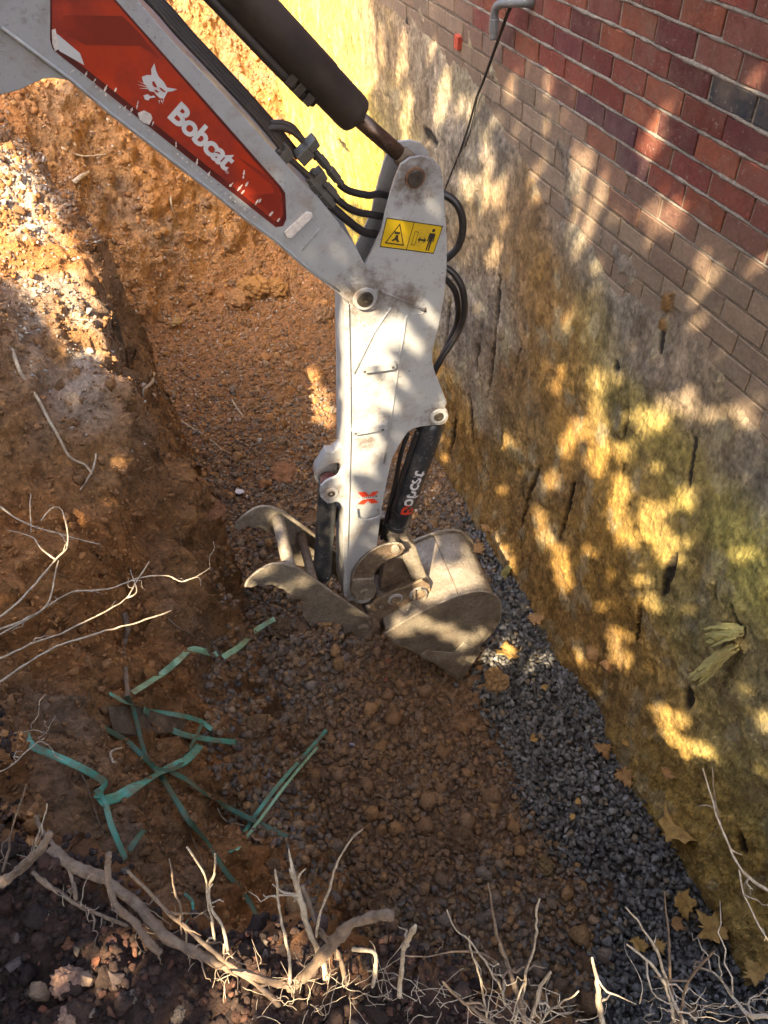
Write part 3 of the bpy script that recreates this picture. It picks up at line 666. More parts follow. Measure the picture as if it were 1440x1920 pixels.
b = MB(); b.plate(inner, ON + .0145, OF - ON - .015, ON); b.out('box_section', 'white', boom, False, 0)
b = MB(); b.plate([(-420, -122), (-200, -60), (0, 57), (127, 153), (100, 149), (80, 151), (60, 160), (35, 172), (0, 181), (-60, 188), (-200, 180), (-420, 120)], ON + .010, OF - ON - .006, ON); b.out('elbow_gusset', 'white', boom, False, .003)
# bottom flange: narrow weld strip just above the lower edge
fl_ = [(0, 55), (129, 152), (200, 212), (300, 289), (400, 366), (454, 410), (512, 452), (567, 500), (633, 550)]
b = MB(); b.tube([P(u + 3, v - 4, ON) for u, v in fl_], .0042, 8); b.out('weld_bead', 'white', boom, True)
b = MB(); b.plate([(534, 436), (574, 399), (585, 400), (587, 408), (548, 447), (538, 448)], ON - .010, .011); b.out('stop_block', 'scrape', boom, False, .003)
b = MB(); b.tube([P(598, 428, ON), P(566, 470, ON)], .0022, 6); b.out('seam', 'white', boom, True)
# decal
dec = [(95, -20), (94, 75), (99, 92), (109, 100), (517, 425), (531, 423), (537, 410), (535, 362), (527, 350), (236, 0), (215, -24)]
dec = [(94, -60), (94, 75), (99, 92), (109, 101), (300, 254), (420, 349), (517, 426), (531, 424), (537, 411), (535, 362), (527, 350), (400, 206), (290, 82), (217, 0), (164, -60)]
b = MB(); b.plate([(u * 1.0, v) for u, v in dec], ON - .0009, .001); dk = b.out('decal', 'darkred', boom)
din = [(98, -56), (98, 72), (120, 96), (300, 240), (420, 336), (514, 414), (527, 412), (531, 402), (528, 364), (521, 352), (395, 208), (286, 84), (212, 0), (162, -56)]
b = MB(); b.plate(din, ON - .0018, .001); b.out('red_panel', 'red', dk)
for q in ([(112, 42), (118, 28), (230, 30), (262, 62), (300, 110), (262, 86), (160, 84), (128, 66)], [(440, 290), (510, 348), (514, 362), (500, 364), (462, 366), (512, 400), (524, 408), (526, 372), (520, 352), (500, 328)]):
    b = MB(); b.plate(q, ON - .0024, .001); b.out('dark_swoosh', 'swoosh', dk)
lt_ = MB(); lt_.plate([(100, 60), (110, 66), (150, 100), (158, 122), (112, 96), (101, 80)], ON - .0030, .001); lt_.out('white_swoosh', 'inkwhite', dk)
text_on('Bobcat', 'lettering', 'inkwhite', dk, (313, 221), (422, 322), (340, 190), ON - .0032, .035, spacing=.93)
text_on('®', 'registered_mark', 'inkwhite', dk, (421, 322), (427, 327), (424, 318), ON - .0032, .0)
Zp = lambda L: [(x / 2.4, y / 2.4) for x, y in L]
b = MB(); o_ = ON - .0032
for L in ([(695, 285), (702, 318), (714, 345), (738, 370), (752, 394), (798, 402), (775, 411), (755, 413), (748, 424), (738, 444), (720, 442), (706, 430), (694, 414), (672, 410), (664, 392), (645, 372), (638, 346), (660, 338), (682, 338), (680, 312)],
          [(645, 430), (664, 424), (678, 434), (692, 430), (700, 438), (674, 442), (668, 452), (652, 448)],
          [(622, 366), (664, 384), (664, 387)], [(618, 380), (664, 391), (664, 395)], [(626, 398), (666, 397), (668, 401)],
          [(713, 452), (718, 451), (719, 468)], [(723, 452), (728, 450), (734, 470)], [(733, 449), (738, 446), (736, 460)]):
    b.plate(Zp(L), o_, .0008)
em = b.out('cat_emblem', 'inkwhite', dk)
b = MB()
for L in ([(684, 368), (694, 366), (708, 392), (700, 394), (688, 386)], [(716, 392), (728, 398), (748, 414), (736, 414), (722, 404)], [(694, 402), (704, 406), (716, 414), (708, 418), (698, 412)]):
    b.plate(Zp(L), o_ - .0008, .0008)
b.out('emblem_marking', 'red', dk)
# paint chips and scrapes along the lower decal edge
sc = [(140, 130, 150), (160, 142, -60), (175, 155, -60), (195, 172, -70), (215, 172, -70), (232, 205, -60), (245, 210, -60), (256, 205, -70), (272, 215, 0), (285, 236, -60), (330, 276, -80), (368, 310, -70), (390, 330, -60), (430, 350, -50), (445, 358, -50), (456, 335, -80), (460, 350, -60), (452, 364, -50), (478, 385, -50), (485, 380, -60), (505, 405, -50), (520, 416, -50)]
for (u, v, a) in sc:
    Ls = random.uniform(8, 17); a = math.radians(a + random.uniform(-12, 12)); pts = []
    for s_i in range(12):
        f_ = s_i / 11; wdt = random.uniform(.5, 2.6) * math.sin(math.pi * min(1, f_ * .8 + .15))
        pts.append((u + Ls * f_ * math.cos(a), v + Ls * f_ * math.sin(a), wdt))
    up_ = [(x - w_ * math.sin(a), y + w_ * math.cos(a)) for x, y, w_ in pts]; dn_ = [(x + w_ * math.sin(a), y - w_ * math.cos(a)) for x, y, w_ in pts][::-1]
    b = MB(); b.plate(up_ + dn_, ON - .0034, .0005); b.out('scrape_mark', 'scrape', dk)
b = MB(); b.plate([(258, 212), (270, 207), (282, 213), (286, 222), (280, 234), (270, 230), (262, 224)], ON - .0034, .0005); b.out('scrape_mark', 'scrape', dk)
b = MB(); b.plate([(97, 56), (104, 54), (108, 72), (110, 92), (103, 96), (98, 82)], ON - .0034, .0005); b.out('scrape_mark', 'scrape', dk)
for (u, v) in [(180 + 9 * i, 163 + 7.4 * i) for i in range(34)]:
    if random.random() < .6: 
        r = random.uniform(1, 2.6); b = MB(); b.plate([(u + r * random.uniform(.6, 1.3) * math.cos(k), v + r * random.uniform(.6, 1.5) * math.sin(k)) for k in (0, 1, 2, 3, 4, 5)], ON - .0036, .0005); b.out('scrape_mark', 'scrape', dk)
pb = pin('pivot_pin', 684, 560, ON, 16, boom, .010, 'pin', 23)
# steel tubes running along the top of the boom
for k, (dx, o) in enumerate(((8, .135), (17, .165), (27, .20), (36, .235))):
    pts = [(-140, -178), (60, -190), (262, 0), (325, 70), (417, 168), (480, 236 + k), (530, 300)]
    b = MB(); b.tube(crom([P(u + dx, v - 7 + dx * .1, o) for u, v in pts], 5), .0085 if k else .007, 10); b.out('hydraulic_tube', 'cyl', boom, True)
# --- stick
far_o = .262
st = [(790, 293), (812, 298), (826, 314), (831, 340), (835, 400), (838, 445), (838, 500), (833, 555), (823, 610), (811, 660), (811, 680), (814, 694), (826, 724), (838, 755)] + arc((822, 779), 19, -50, 75, 7) + [(815, 797), (790, 800), (776, 803), (766, 809), (754, 825), (735, 861), (727, 894), (720, 930), (713, 972), (709, 1008), (704, 1040), (700, 1100)] + arc((678, 1108), 24, -10, 130, 8) + [(652, 1127), (645, 1080), (648, 1000), (651, 900), (653, 800), (652, 700), (651, 600), (655, 570), (680, 505), (700, 465), (716, 430), (722, 400), (730, 370), (740, 335), (752, 308), (770, 296)]
SN = ON + .0155
b = MB(); b.plate(st, SN, .012); stick = b.out('stick', 'white', arm, False, .0025)
b = MB(); b.plate(st, far_o - .012, .012, SN); b.out('far_side_plate', 'white', stick, False, .0025)
bx = [(656, 575), (690, 520), (790, 520), (828, 560), (806, 660), (808, 692), (830, 750), (800, 790), (772, 797), (748, 824), (729, 861), (721, 894), (714, 930), (706, 980), (700, 1000), (655, 1000), (656, 800)]
b = MB(); b.plate(bx, SN + .0125, far_o - SN - .025, SN); b.out('box_section', 'white', stick)
b = MB(); b.plate([(645, 566), (654, 568), (657, 700), (658, 800), (656, 900), (653, 1000), (650, 1120), (643, 1114), (643, 1000), (646, 860), (646, 700)], SN - .008, far_o - SN + .016, SN); b.out('underside_plate', 'white', stick, False, .003)
# raised ribs, tabs and handle on the near face
def bar(name, pts, r, m='white', o=None, par=None, n=8, lift=0.):
    o = SN if o is None else o; b = MB(); b.tube([P(u, v, o - lift) for u, v in pts], r, n); return b.out(name, m, par or stick, True)
bar('rib', [(733, 577), (722, 592), (700, 625), (664, 700)], .0045)
bar('rib', [(765, 590), (761, 596), (753, 650), (745, 700), (735, 770), (727, 830), (721, 868)], .0050)
bar('rib', [(700, 538), (712, 545), (760, 565), (795, 582)], .0055)
bar('seam', [(764, 590), (790, 588), (800, 583)], .003)
bar('rib_hole', [(796, 577), (797, 584)], .006, 'pin')
def tab(pts):
    b = MB(); b.plate(pts, SN - .022, .0225); t_ = b.out('step_tab', 'white', stick, False, .003)
tab([(680, 692), (686, 687), (735, 680), (744, 683), (744, 690), (738, 694), (686, 701), (681, 698)])
tab([(660, 810), (667, 803), (718, 795), (727, 798), (728, 805), (720, 808), (668, 817), (662, 816)])
for (u, v) in ((737, 689), (684, 697), (718, 806), (667, 813)):
    pin('bolt', u, v, SN - .022, 3, stick, .001, 'pin')
bar('lifting_handle', crom([(668, 955), (670, 968), (675, 973), (692, 974), (710, 968), (714, 962), (712, 953)], 4), .0042, 'white', None, None, 8, .016)
# warning label
lab = [(725, 408), (831, 424), (813, 476), (712, 463)]
b = MB(); b.plate(lab, SN - .0008, .001); wl = b.out('warning_label', 'yellow', stick)
def bl_(u, v):     # unit square -> label
    a = np.array(lab, float); return tuple(a[0] * (1 - u) * (1 - v) + a[1] * u * (1 - v) + a[2] * u * v + a[3] * (1 - u) * v)
def lplate(b, pts): b.plate([bl_(u, v) for u, v in pts], SN - .0014, .0008)
def lring(b, pts, t=.06):
    c = np.mean(pts, 0); k = len(pts); pi = [tuple(c + (np.array(p) - c) * (1 - t * 3.0)) for p in pts]
    for i in range(k): j = (i + 1) % k; lplate(b, [pts[i], pts[j], pi[j], pi[i]])
b = MB(); E_ = .012
for q in ([(0, 0), (1, 0), (1, .03), (0, .03)], [(0, .97), (1, .97), (1, 1), (0, 1)], [(0, 0), (E_, 0), (E_, 1), (0, 1)], [(1 - E_, 0), (1, 0), (1, 1), (1 - E_, 1)], [(.485, .03), (.497, .03), (.497, .97), (.485, .97)]): lplate(b, q)
lring(b, [(.255, .12), (.43, .86), (.07, .86)], .055)
lplate(b, [(.20, .42), (.30, .42), (.30, .50), (.20, .50)]); lplate(b, [(.24, .52), (.28, .52), (.29, .66), (.33, .74), (.30, .77), (.25, .70), (.21, .76), (.18, .73), (.23, .64)])
for s_, e_ in (((.55, .32), (.555, .80)), ((.61, .32), (.615, .80))): lplate(b, [(s_[0], s_[1]), (s_[0] + .008, s_[1]), (s_[0] + .008, e_[1]), (s_[0], e_[1])])
lplate(b, [(.55, .32), (.618, .32), (.618, .34), (.55, .34)]); lplate(b, [(.55, .78), (.618, .78), (.618, .80), (.55, .80)])
lplate(b, [(.64, .58), (.68, .47), (.68, .55), (.75, .55), (.75, .47), (.79, .58), (.75, .69), (.75, .61), (.68, .61), (.68, .69)])
lplate(b, [(.865 + .026 * math.cos(a), .20 + .065 * math.sin(a)) for a in np.linspace(0, 6.28, 13)[:-1]])
lplate(b, [(.815, .30), (.915, .30), (.925, .60), (.905, .60), (.895, .40), (.895, .92), (.872, .92), (.868, .62), (.860, .62), (.855, .92), (.832, .92), (.835, .40), (.825, .60), (.805, .60)])
b.out('pictograms', 'ink', wl)
# red cross decal on the lower stick
b = MB(); Z4 = lambda L: [(560 + x / 3.6, 500 + y / 3.6) for x, y in L]
b.plate(Z4([(400, 1525), (452, 1520), (475, 1545), (500, 1520), (542, 1517), (500, 1560), (540, 1592), (490, 1600), (468, 1580), (440, 1606), (395, 1605), (440, 1568)]), SN - .0008, .001); xd = b.out('cross_decal', 'inkred', stick)
b = MB(); b.plate(Z4([(392, 1560), (540, 1545), (540, 1560), (392, 1577)]), SN - .0015, .0008); b.out('band', 'inkwhite', xd)
text_on('X-CHANGE', 'lettering', 'ink', xd, (669.5, 936.6), (709, 932.2), (669.3, 933.4), SN - .0024, .02)
# pins on the stick
pin('ear_pin', 778, 333, SN, 15, stick, .012, 'pin', 19); pin('cylinder_pin', 822, 780, SN, 10, stick, .010, 'pin', 17)
pin('linkage_pin', 676, 1107, SN, 10, stick, .016, 'pin', 18)
# thumb cylinder bracket
br = [(651, 868), (640, 880), (632, 893), (616, 900), (602, 912), (600, 928), (606, 938), (618, 944), (632, 941), (642, 950), (651, 975)]
for o in (SN + .004, far_o - .03):
    b = MB(); b.plate(crom(br, 3), o, .012, SN + .004); b.out('bracket', 'white', stick, False, .002)
pin('bracket_pin', 621, 925, SN + .004, 8, stick, .006, 'pin', 14)
b = MB(); b.plate([(640, 835), (625, 848), (612, 848), (592, 880), (590, 892), (600, 888), (616, 872), (634, 868), (645, 880)], SN + .07, .05); b.out('upper_bracket', 'white_low', stick, False, .004)
# --- stick cylinder
MO = .19
p_end = P(668, 218, MO); p_top = P(455, -8, MO); ax = (p_end - p_top); L_ = np.linalg.norm(ax); ax /= L_; Rb = .058 * 0 + PX(668, 218, 33, MO)
b = MB(); b.tube2(p_top - ax * 1.0, ax, [(0, Rb * 1.03), (1.0 + L_ - .14, Rb * 1.03), (1.0 + L_ - .135, Rb * .99), (1.0 + L_ - .02, Rb * .99), (1.0 + L_ - .004, Rb * .93), (1.0 + L_, Rb * .86), (1 + L_, Rb * .42)], 40); sc_ = b.out('stick_cylinder', 'cyl', arm, True)
sc_.data.set_sharp_from_angle(angle=math.radians(35)) if hasattr(sc_.data, 'set_sharp_from_angle') else None
p_eye = P(762, 300, MO)
rd = (p_eye - p_end) / np.linalg.norm(p_eye - p_end)
b = MB(); b.tube2(p_end - rd * .02, rd, [(0, PX(700, 255, 14, MO)), (np.linalg.norm(p_eye - p_end) - .01, PX(700, 255, 14, MO))], 24); b.out('piston_rod', 'chrome', sc_, True)
b = MB(); b.tube2(P(772, 320, MO) - Wd * .06, Wd, [(0, .030), (.12, .030)], 24); b.tube2(p_eye - rd * .035, rd, [(0, .024), (.012, .030), (.05, .030)], 20); b.out('rod_eye', 'steel_rust', sc_, False, .002)
b = MB(); b.tube([p_top - ax * .9 + np.array([-.05, 0, -.045]), P(405, 8, MO - .02) , P(510, 118, MO - .02), P(572, 182, MO - .01), P(588, 190, MO)], .016, 10); b.out('feed_tube', 'cyl', sc_, True)
b = MB()
for (u, v) in ((545, 148), (560, 166), (577, 184)): b.box(P(u, v, MO - .02), ax * .012, np.cross(ax, Wd) * .016, Wd * .02)
b.out('tube_clamp', 'cyl', sc_, False, .002)
# --- hoses and fittings between boom and stick
def hose(name, pts, r=.0115, m='hose', n=12):
    b = MB(); b.tube(crom([P(u, v, o) for u, v, o in pts], 6), r, n); return b.out(name, m, arm, True)
hose('hydraulic_hose', [(636, 345, .17), (655, 358, .17), (690, 366, .18), (712, 364, .20), (745, 372, .22)])
hose('hydraulic_hose', [(628, 370, .15), (650, 388, .15), (672, 398, .17), (700, 403, .19), (740, 410, .22)])
hose('hydraulic_hose', [(620, 385, .14), (650, 412, .14), (680, 434, .16), (706, 440, .19), (740, 450, .22)], .0135)
hose('hydraulic_hose', [(760, 372, .26), (800, 362, .28), (835, 366, .27), (858, 385, .25), (868, 420, .24), (860, 460, .24), (838, 484, .25), (815, 492, .27)], .0135)
hose('hydraulic_hose', [(780, 480, .27), (820, 495, .27), (850, 512, .25), (868, 545, .23), (870, 590, .23), (855, 630, .23), (832, 665, .22), (817, 692, .22), (800, 730, .24)], .0125)
hose('hydraulic_hose', [(780, 500, .29), (815, 510, .29), (842, 530, .28), (856, 555, .27), (858, 600, .27), (842, 640, .26), (822, 680, .25), (805, 710, .26)], .0115)
hose('hydraulic_hose', [(500, 242, .16), (525, 240, .17), (550, 248, .18), (572, 268, .18), (590, 284, .18)], .009, 'cyl')
hose('hydraulic_hose', [(495, 236, .20), (520, 230, .21), (545, 236, .21), (562, 255, .21), (575, 275, .20)], .009, 'cyl')
hose('hydraulic_hose', [(520, 282, .13), (545, 300, .13), (570, 322, .13), (590, 340, .13)], .009, 'cyl')
def fitting(u0, v0, u1, v1, o, r):
    a, c = P(u0, v0, o), P(u1, v1, o); b = MB(); d_ = (c - a); L = np.linalg.norm(d_)
    b.tube2(a, d_ / L, [(0, r * .75), (L * .18, r * .75), (L * .18, r), (L * .42, r), (L * .42, r * .8), (L * .55, r * .8), (L * .55, r * 1.05), (L * .85, r * 1.05), (L * .85, r * .8), (L, r * .8)], 6)
    b.out('hose_fitting', 'fitting', arm, False, .001)
fitting(590, 284, 640, 345, .17, .0155); fitting(584, 320, 632, 372, .15, .017); fitting(578, 334, 624, 386, .13, .018); fitting(570, 262, 600, 300, .21, .015)
b = MB()
for (u, v, s_) in ((533, 288, .020), (570, 288, .022), (585, 268, .016), (598, 330, .018)):
    a_ = (P(u + 10, v + 11, .15) - P(u, v, .15)); a_ /= np.linalg.norm(a_); b.box(P(u, v, .15), a_ * s_ * .8, np.cross(a_, Wd) * s_, Wd * .03)
b.out('hose_clamp_block', 'fitting', arm, False, .003)
hose('hydraulic_hose', [(783, 808, .16), (768, 850, .15), (752, 900, .15), (738, 950, .16), (728, 990, .19), (722, 1010, .20)], .011)
hose('hydraulic_hose', [(765, 812, .19), (752, 850, .18), (742, 900, .17), (730, 950, .18), (722, 985, .2), (716, 1010, .21)], .010)
hose('hydraulic_hose', [(738, 958, .15), (745, 968, .14), (752, 972, .15), (756, 960, .18)], .004)
# --- bucket cylinder
c0, c1 = P(812, 786, MO), P(742, 985, MO); d_ = c1 - c0; L_ = np.linalg.norm(d_); d_ /= L_; Rc = PX(780, 880, 25, MO)
b = MB(); b.tube2(c0, d_, [(0, Rc * .8), (.02, Rc), (L_ - .03, Rc), (L_ - .028, Rc * 1.04), (L_ - .004, Rc * 1.04), (L_, Rc * .9)], 36); bc_ = b.out('bucket_cylinder', 'cyl_black', arm, True)
if hasattr(bc_.data, 'set_sharp_from_angle'): bc_.data.set_sharp_from_angle(angle=math.radians(35))
b = MB(); b.tube2(c1 - d_ * .01, d_, [(0, Rc * .5), (.09, Rc * .5)], 20); b.out('piston_rod', 'steel_pale', bc_, True)
# worn lettering wrapped on the barrel
cu = bpy.data.curves.new('lettering', 'FONT'); cu.body = 'Bobcat'; cu.offset = .02; cu.resolution_u = 3; t_ = bpy.data.objects.new('lettering', cu); C.objects.link(t_)
me = bpy.data.meshes.new_from_object(t_.evaluated_get(bpy.context.evaluated_depsgraph_get())); bpy.data.objects.remove(t_)
bm = bmesh.new(); bm.from_mesh(me); bmesh.ops.triangulate(bm, faces=bm.faces[:]); bmesh.ops.subdivide_edges(bm, edges=bm.edges[:], cuts=3, use_grid_fill=True)
bm.verts.index_update(); co = np.array([v.co[:] for v in bm.verts]); mn, mx = co.min(0), co.max(0)
side = -Wd; crs = np.cross(d_, side)
s_ = (co[:, 0] - mn[0]) / (mx[0] - mn[0]); h_ = (co[:, 1] - mn[1]) / (mx[1] - mn[1])
ang = (.5 - h_) * 1.05 - .05; Vt = c0 + d_ * (L_ * (.80 - .42 * s_))[:, None] + (Rc + .0012) * (side * np.cos(ang)[:, None] + crs * np.sin(ang)[:, None])
wear = vnoise(Vt, 45, 3) + .5 * vnoise(Vt, 110, 4); fs = [tuple(v.index for v in f.verts) for f in bm.faces]; bm.free()
fs = [f for f in fs if wear[list(f)].mean() < .55]
red_ = [f for f in fs if s_[list(f)].mean() < .22]; wh_ = [f for f in fs if s_[list(f)].mean() >= .22]
link('lettering', Vt, wh_, 'inkwhite', bc_); link('red_lettering', Vt, red_, 'inkred', bc_)
# --- thumb
th_ = [(461, 1101), (465, 1091), (478, 1078), (491, 1069), (505, 1062), (517, 1059), (530, 1059), (544, 1063), (557, 1068), (570, 1076), (600, 1096), (645, 1128), (672, 1146), (694, 1160)] + arc((680, 1179), 19, -45, 130, 9) + [(658, 1182), (645, 1172), (625, 1167), (607, 1167), (590, 1166), (577, 1164), (568, 1154), (567, 1142), (568, 1128), (560, 1120), (544, 1115), (538, 1112), (532, 1105), (522, 1103), (510, 1096), (498, 1098), (487, 1095), (472, 1102)]
tg = empty('thumb', P(680, 1179, .05)); tg.parent = arm; tg.matrix_parent_inverse = arm.matrix_basis.inverted()
TN = .03
b = MB(); b.plate(th_, TN, .016); b.out('thumb_plate', 'steel', tg, False, .003)
b = MB(); a_ = [P(u, v, TN) for u, v in th_]; b.ext([p + Wd * .36 for p in a_], Wd * .016); b.out('thumb_plate', 'steel', tg, False, .003)
b = MB(); b.tube2(P(546, 1078, TN) + Wd * .012, Wd, [(0, .030), (.35, .030)], 24); b.out('cross_tube', 'steel_pale', tg, True)
b = MB(); b.tube2(P(592, 1107, TN) + Wd * .012, Wd, [(0, .022), (.35, .022)], 20); b.out('cross_tube', 'steel_rust', tg, True)
b = MB(); b.tube2(P(680, 1179, TN) - Wd * .006, Wd, [(0, .030), (.40, .030)], 24); b.out('pivot_tube', 'steel_rust', tg, False, .002)
pin('pivot_pin', 680, 1179, TN - .004, 12, tg, .012, 'steel')
pin('plate_hole', 617, 1150, TN, 4, tg, -.0085, 'pin')
b = MB()
for o in (TN + .13, TN + .21): b.plate([(574, 1072), (590, 1075), (618, 1100), (610, 1118), (585, 1100)], o, .012, TN + .13)
b.out('cylinder_lug', 'steel_rust', tg, False, .002)
# thumb cylinder
c0, c1 = P(615, 915, .20), P(603, 1082, .19); d_ = c1 - c0; L_ = np.linalg.norm(d_); d_ /= L_; R_ = PX(608, 1000, 18, .2)
b = MB(); b.tube2(c0 - d_ * .05, d_, [(0, R_ * .7), (.01, R_), (.05 + L_ - .06, R_), (.05 + L_ - .055, R_ * 1.06), (.05 + L_ - .01, R_ * 1.06), (.05 + L_, R_ * .9)], 32); tc_ = b.out('thumb_cylinder', 'cyl_black', arm, True)
if hasattr(tc_.data, 'set_sharp_from_angle'): tc_.data.set_sharp_from_angle(angle=math.radians(35))
b = MB(); b.tube2(c1 - d_ * .01, d_, [(0, R_ * .55), (.03, R_ * .55), (.03, R_ * .85), (.09, R_ * .85)], 20); b.out('piston_rod', 'steel_pale', tc_, False, .001)
m_ = worn('worn purple paint', (.16, .03, .06), .5, 0, (.3, .2, .15), .45, .6, .8, 30)
b = MB(); b.tube2(c0 - d_ * .075, d_, [(0, R_ * .5), (.01, R_ * .82), (.035, R_ * .9)], 24); b.out('cylinder_head', m_, tc_, True)
hose('hydraulic_hose', [(632, 950, .22), (630, 968, .24), (626, 985, .26), (620, 1010, .27)], .006)
# --- linkage between stick and bucket
lk = [(659, 1092), (661, 1078), (667, 1064), (677, 1050), (690, 1038), (705, 1028), (722, 1021), (742, 1018), (753, 1021), (758, 1029), (755, 1037), (744, 1043), (728, 1050), (714, 1060), (704, 1072), (697, 1086), (694, 1100)] + arc((677, 1107), 19, 0, 180, 7)
for o in (SN - .016, far_o + .004):
    b = MB(); b.plate(lk, o, .012, SN - .016); q_ = b.out('link_plate', 'steel_rust', arm, False, .003)
b = MB(); b.tube([P(u, v, SN - .014) for u, v in crom(lk[0:10], 3)], .005, 8); b.out('link_edge', 'steel_pale', arm, True)
b = MB(); b.tube2(P(742, 1030, SN - .03), Wd, [(0, .018), (.24, .018)], 20); b.out('linkage_shaft', 'steel_pale', arm, False, .002)
pin('linkage_pin', 742, 1031, SN - .016, 9, arm, .006, 'steel_pale'); pin('linkage_pin', 719, 1047, SN - .016, 5, arm, .003, 'steel')
b = MB(); b.plate([(736, 985), (754, 985), (765, 1005), (768, 1030), (758, 1050), (736, 1046), (724, 1024), (728, 1002)], .185, .05); b.out('cylinder_eye', 'steel_pale', arm, False, .008, 3)
b = MB(); b.plate([(662, 1088), (700, 1085), (706, 1108), (700, 1122), (668, 1124), (660, 1106)], SN - .03, .014); b.out('pin_retainer', 'steel', arm, False, .003)
pin('pin_bolt', 682, 1110, SN - .03, 9, arm, .006, 'steel')
# bucket link running from the shaft down to the coupler
for o in (.165, .225):
    b = MB(); b.plate([(752, 1018), (766, 1012), (780, 1024), (786, 1042), (800, 1080), (812, 1098), (800, 1112), (782, 1106), (768, 1080), (756, 1050)], o, .03, .165); b.out('bucket_link', 'steel_pale', arm, False, .008, 3)
b = MB(); b.plate([(720, 1052), (760, 1042), (778, 1070), (786, 1090), (760, 1100), (724, 1112), (712, 1110)], .19, .05); b.out('mud_pack', 'steel_rust', arm, False, .01, 3)
# --- bucket with coupler ears
bk = empty('bucket', P(790, 1150, .2)); bk.parent = arm; bk.matrix_parent_inverse = arm.matrix_basis.inverted()
sp = [(720, 1189), (739, 1178), (768, 1161), (795, 1146), (832, 1129), (852, 1121), (870, 1115), (888, 1111), (904, 1110), (917, 1112), (927, 1117), (935, 1124), (939, 1133), (939, 1150), (936, 1168), (927, 1183), (915, 1196), (896, 1219), (859, 1274), (844, 1268), (832, 1256), (814, 1244), (795, 1237), (787, 1229), (772, 1220), (757, 1214), (742, 1208), (731, 1201)]
WB = .44
b = MB(); b.plate(sp, 0, .012); b.out('side_plate', 'steel', bk, False, .003)
b = MB(); a_ = [P(u, v, 0) for u, v in sp]; b.ext([p + Wd * (WB - .012) for p in a_], Wd * .012); b.out('side_plate', 'steel', bk, False, .003)
sh = [(726, 1190), (742, 1181), (770, 1165), (797, 1150), (833, 1133), (853, 1125), (871, 1119), (888, 1115), (903, 1114), (915, 1116), (924, 1120), (931, 1127), (935, 1135), (935, 1150), (932, 1166), (924, 1181), (912, 1193), (893, 1216), (857, 1270)]
A_ = [P(u, v, .0) for u, v in crom(sh, 3)]
cen = P(800, 1210, 0); inn = []
for i, p in enumerate(A_):
    t_ = A_[min(i + 1, len(A_) - 1)] - A_[max(i - 1, 0)]; n_ = np.cross(t_, Wd); n_ /= np.linalg.norm(n_); n_ = n_ if n_ @ (cen - p) > 0 else -n_; inn.append(p + n_ * .010)
V = [p + Wd * .0125 for p in A_] + [p + Wd * (WB - .0125) for p in A_] + [p + Wd * .0125 for p in inn] + [p + Wd * (WB - .0125) for p in inn]; k = len(A_)
fs = []
for i in range(k - 1): fs += [(i, i + 1, k + i + 1, k + i), (2 * k + i + 1, 2 * k + i, 3 * k + i, 3 * k + i + 1)]
fs += [(0, k, 3 * k, 2 * k), (k - 1, 2 * k + k - 1, 4 * k - 1, 2 * k - 1)]
shell = link('shell', V, fs, 'steel_pale', bk, True)
b = MB(); b.tube([P(u, v, -.001) + Wd * .013 for u, v in crom(sh, 3)], .0042, 8, True, None, .35, 3); b.out('weld_bead', 'steel_rust', bk, True)
b = MB(); b.tube([P(u, v, 0) + Wd * .006 for u, v in crom(sp[1:15], 3)], .0062, 8, True, None, .2, 5); b.out('worn_edge', 'steel_pale', bk, True)
b = MB(); b.tube([P(u, v, TN) + Wd * .006 for u, v in crom(th_[0:14], 3)], .0075, 8, True, None, .2, 6); b.out('worn_edge', 'steel_pale', tg, True)
b = MB(); b.tube([P(u, v, TN) + Wd * .366 for u, v in crom(th_[0:14], 3)], .0075, 8, True, None, .2, 7); b.out('worn_edge', 'steel_pale', tg, True)
# worn seam across the back, lip edge, drain holes
b = MB(); b.tube([P(862, 1121, 0) + Wd * s for s in (.01, .2, WB - .01)], .0022, 6); b.out('seam', 'steel_rust', bk, True)
b = MB(); b.tube([P(u, v, 0) + Wd * (WB - .004) for u, v in sp[1:14]], .0065, 8); b.out('rim', 'steel_pale', bk, True)
for (u, v, s) in ((918, 1113, .13), (922, 1115, .30)):
    c_ = P(u, v, 0) + Wd * s; b = MB(); b.tube2(c_ - np.array([.0, 0, .006]), np.array([.35, 0, .93]), [(0, .009), (.0085, .009)], 12); b.out('drain_hole', 'pin', bk)
pin('plate_hole', 896, 1127, 0, 4, bk, -.0085, 'pin')
b = MB(); b.plate([(893, 1214), (857, 1268), (864, 1279), (903, 1220)], .004, WB - .008); b.out('cutting_edge', 'steel', bk, False, .003)
# scoured stiffener plate on the near side
b = MB(); b.plate([(892, 1216), (858, 1268), (834, 1252), (790, 1228), (800, 1220), (850, 1225), (870, 1205)], -.006, .006); b.out('wear_plate', 'steel_pale', bk, False, .002)
# coupler plates
for o in (.105, .30):
    b = MB(); b.plate([(688, 1168), (690, 1140), (706, 1126), (740, 1108), (770, 1098), (792, 1088), (806, 1096), (809, 1114), (800, 1128), (770, 1142), (742, 1158), (722, 1176), (716, 1192), (700, 1190)], o, .014, .105); b.out('coupler_plate', 'steel_rust' , bk, False, .004)
b = MB(); b.plate([(712, 1130), (790, 1098), (800, 1120), (730, 1150), (716, 1180), (700, 1178), (700, 1146)], .12, .18); b.out('coupler_block', 'steel_rust', bk, False, .006)
b = MB(); b.tube2(P(704, 1180, .02), Wd, [(0, .026), (.36, .026)], 20); b.out('hook_shaft', 'steel_rust', bk, False, .004)
for (u, v, r) in ((741, 1123, 11), (784, 1112, 13)): pin('coupler_pin', u, v, .105, r, bk, .018, 'steel_rust', r * 1.4)
for (u, v) in ((690, 1140), (714, 1138)): pin('coupler_bolt', u, v, .105, 5, bk, .006, 'steel')
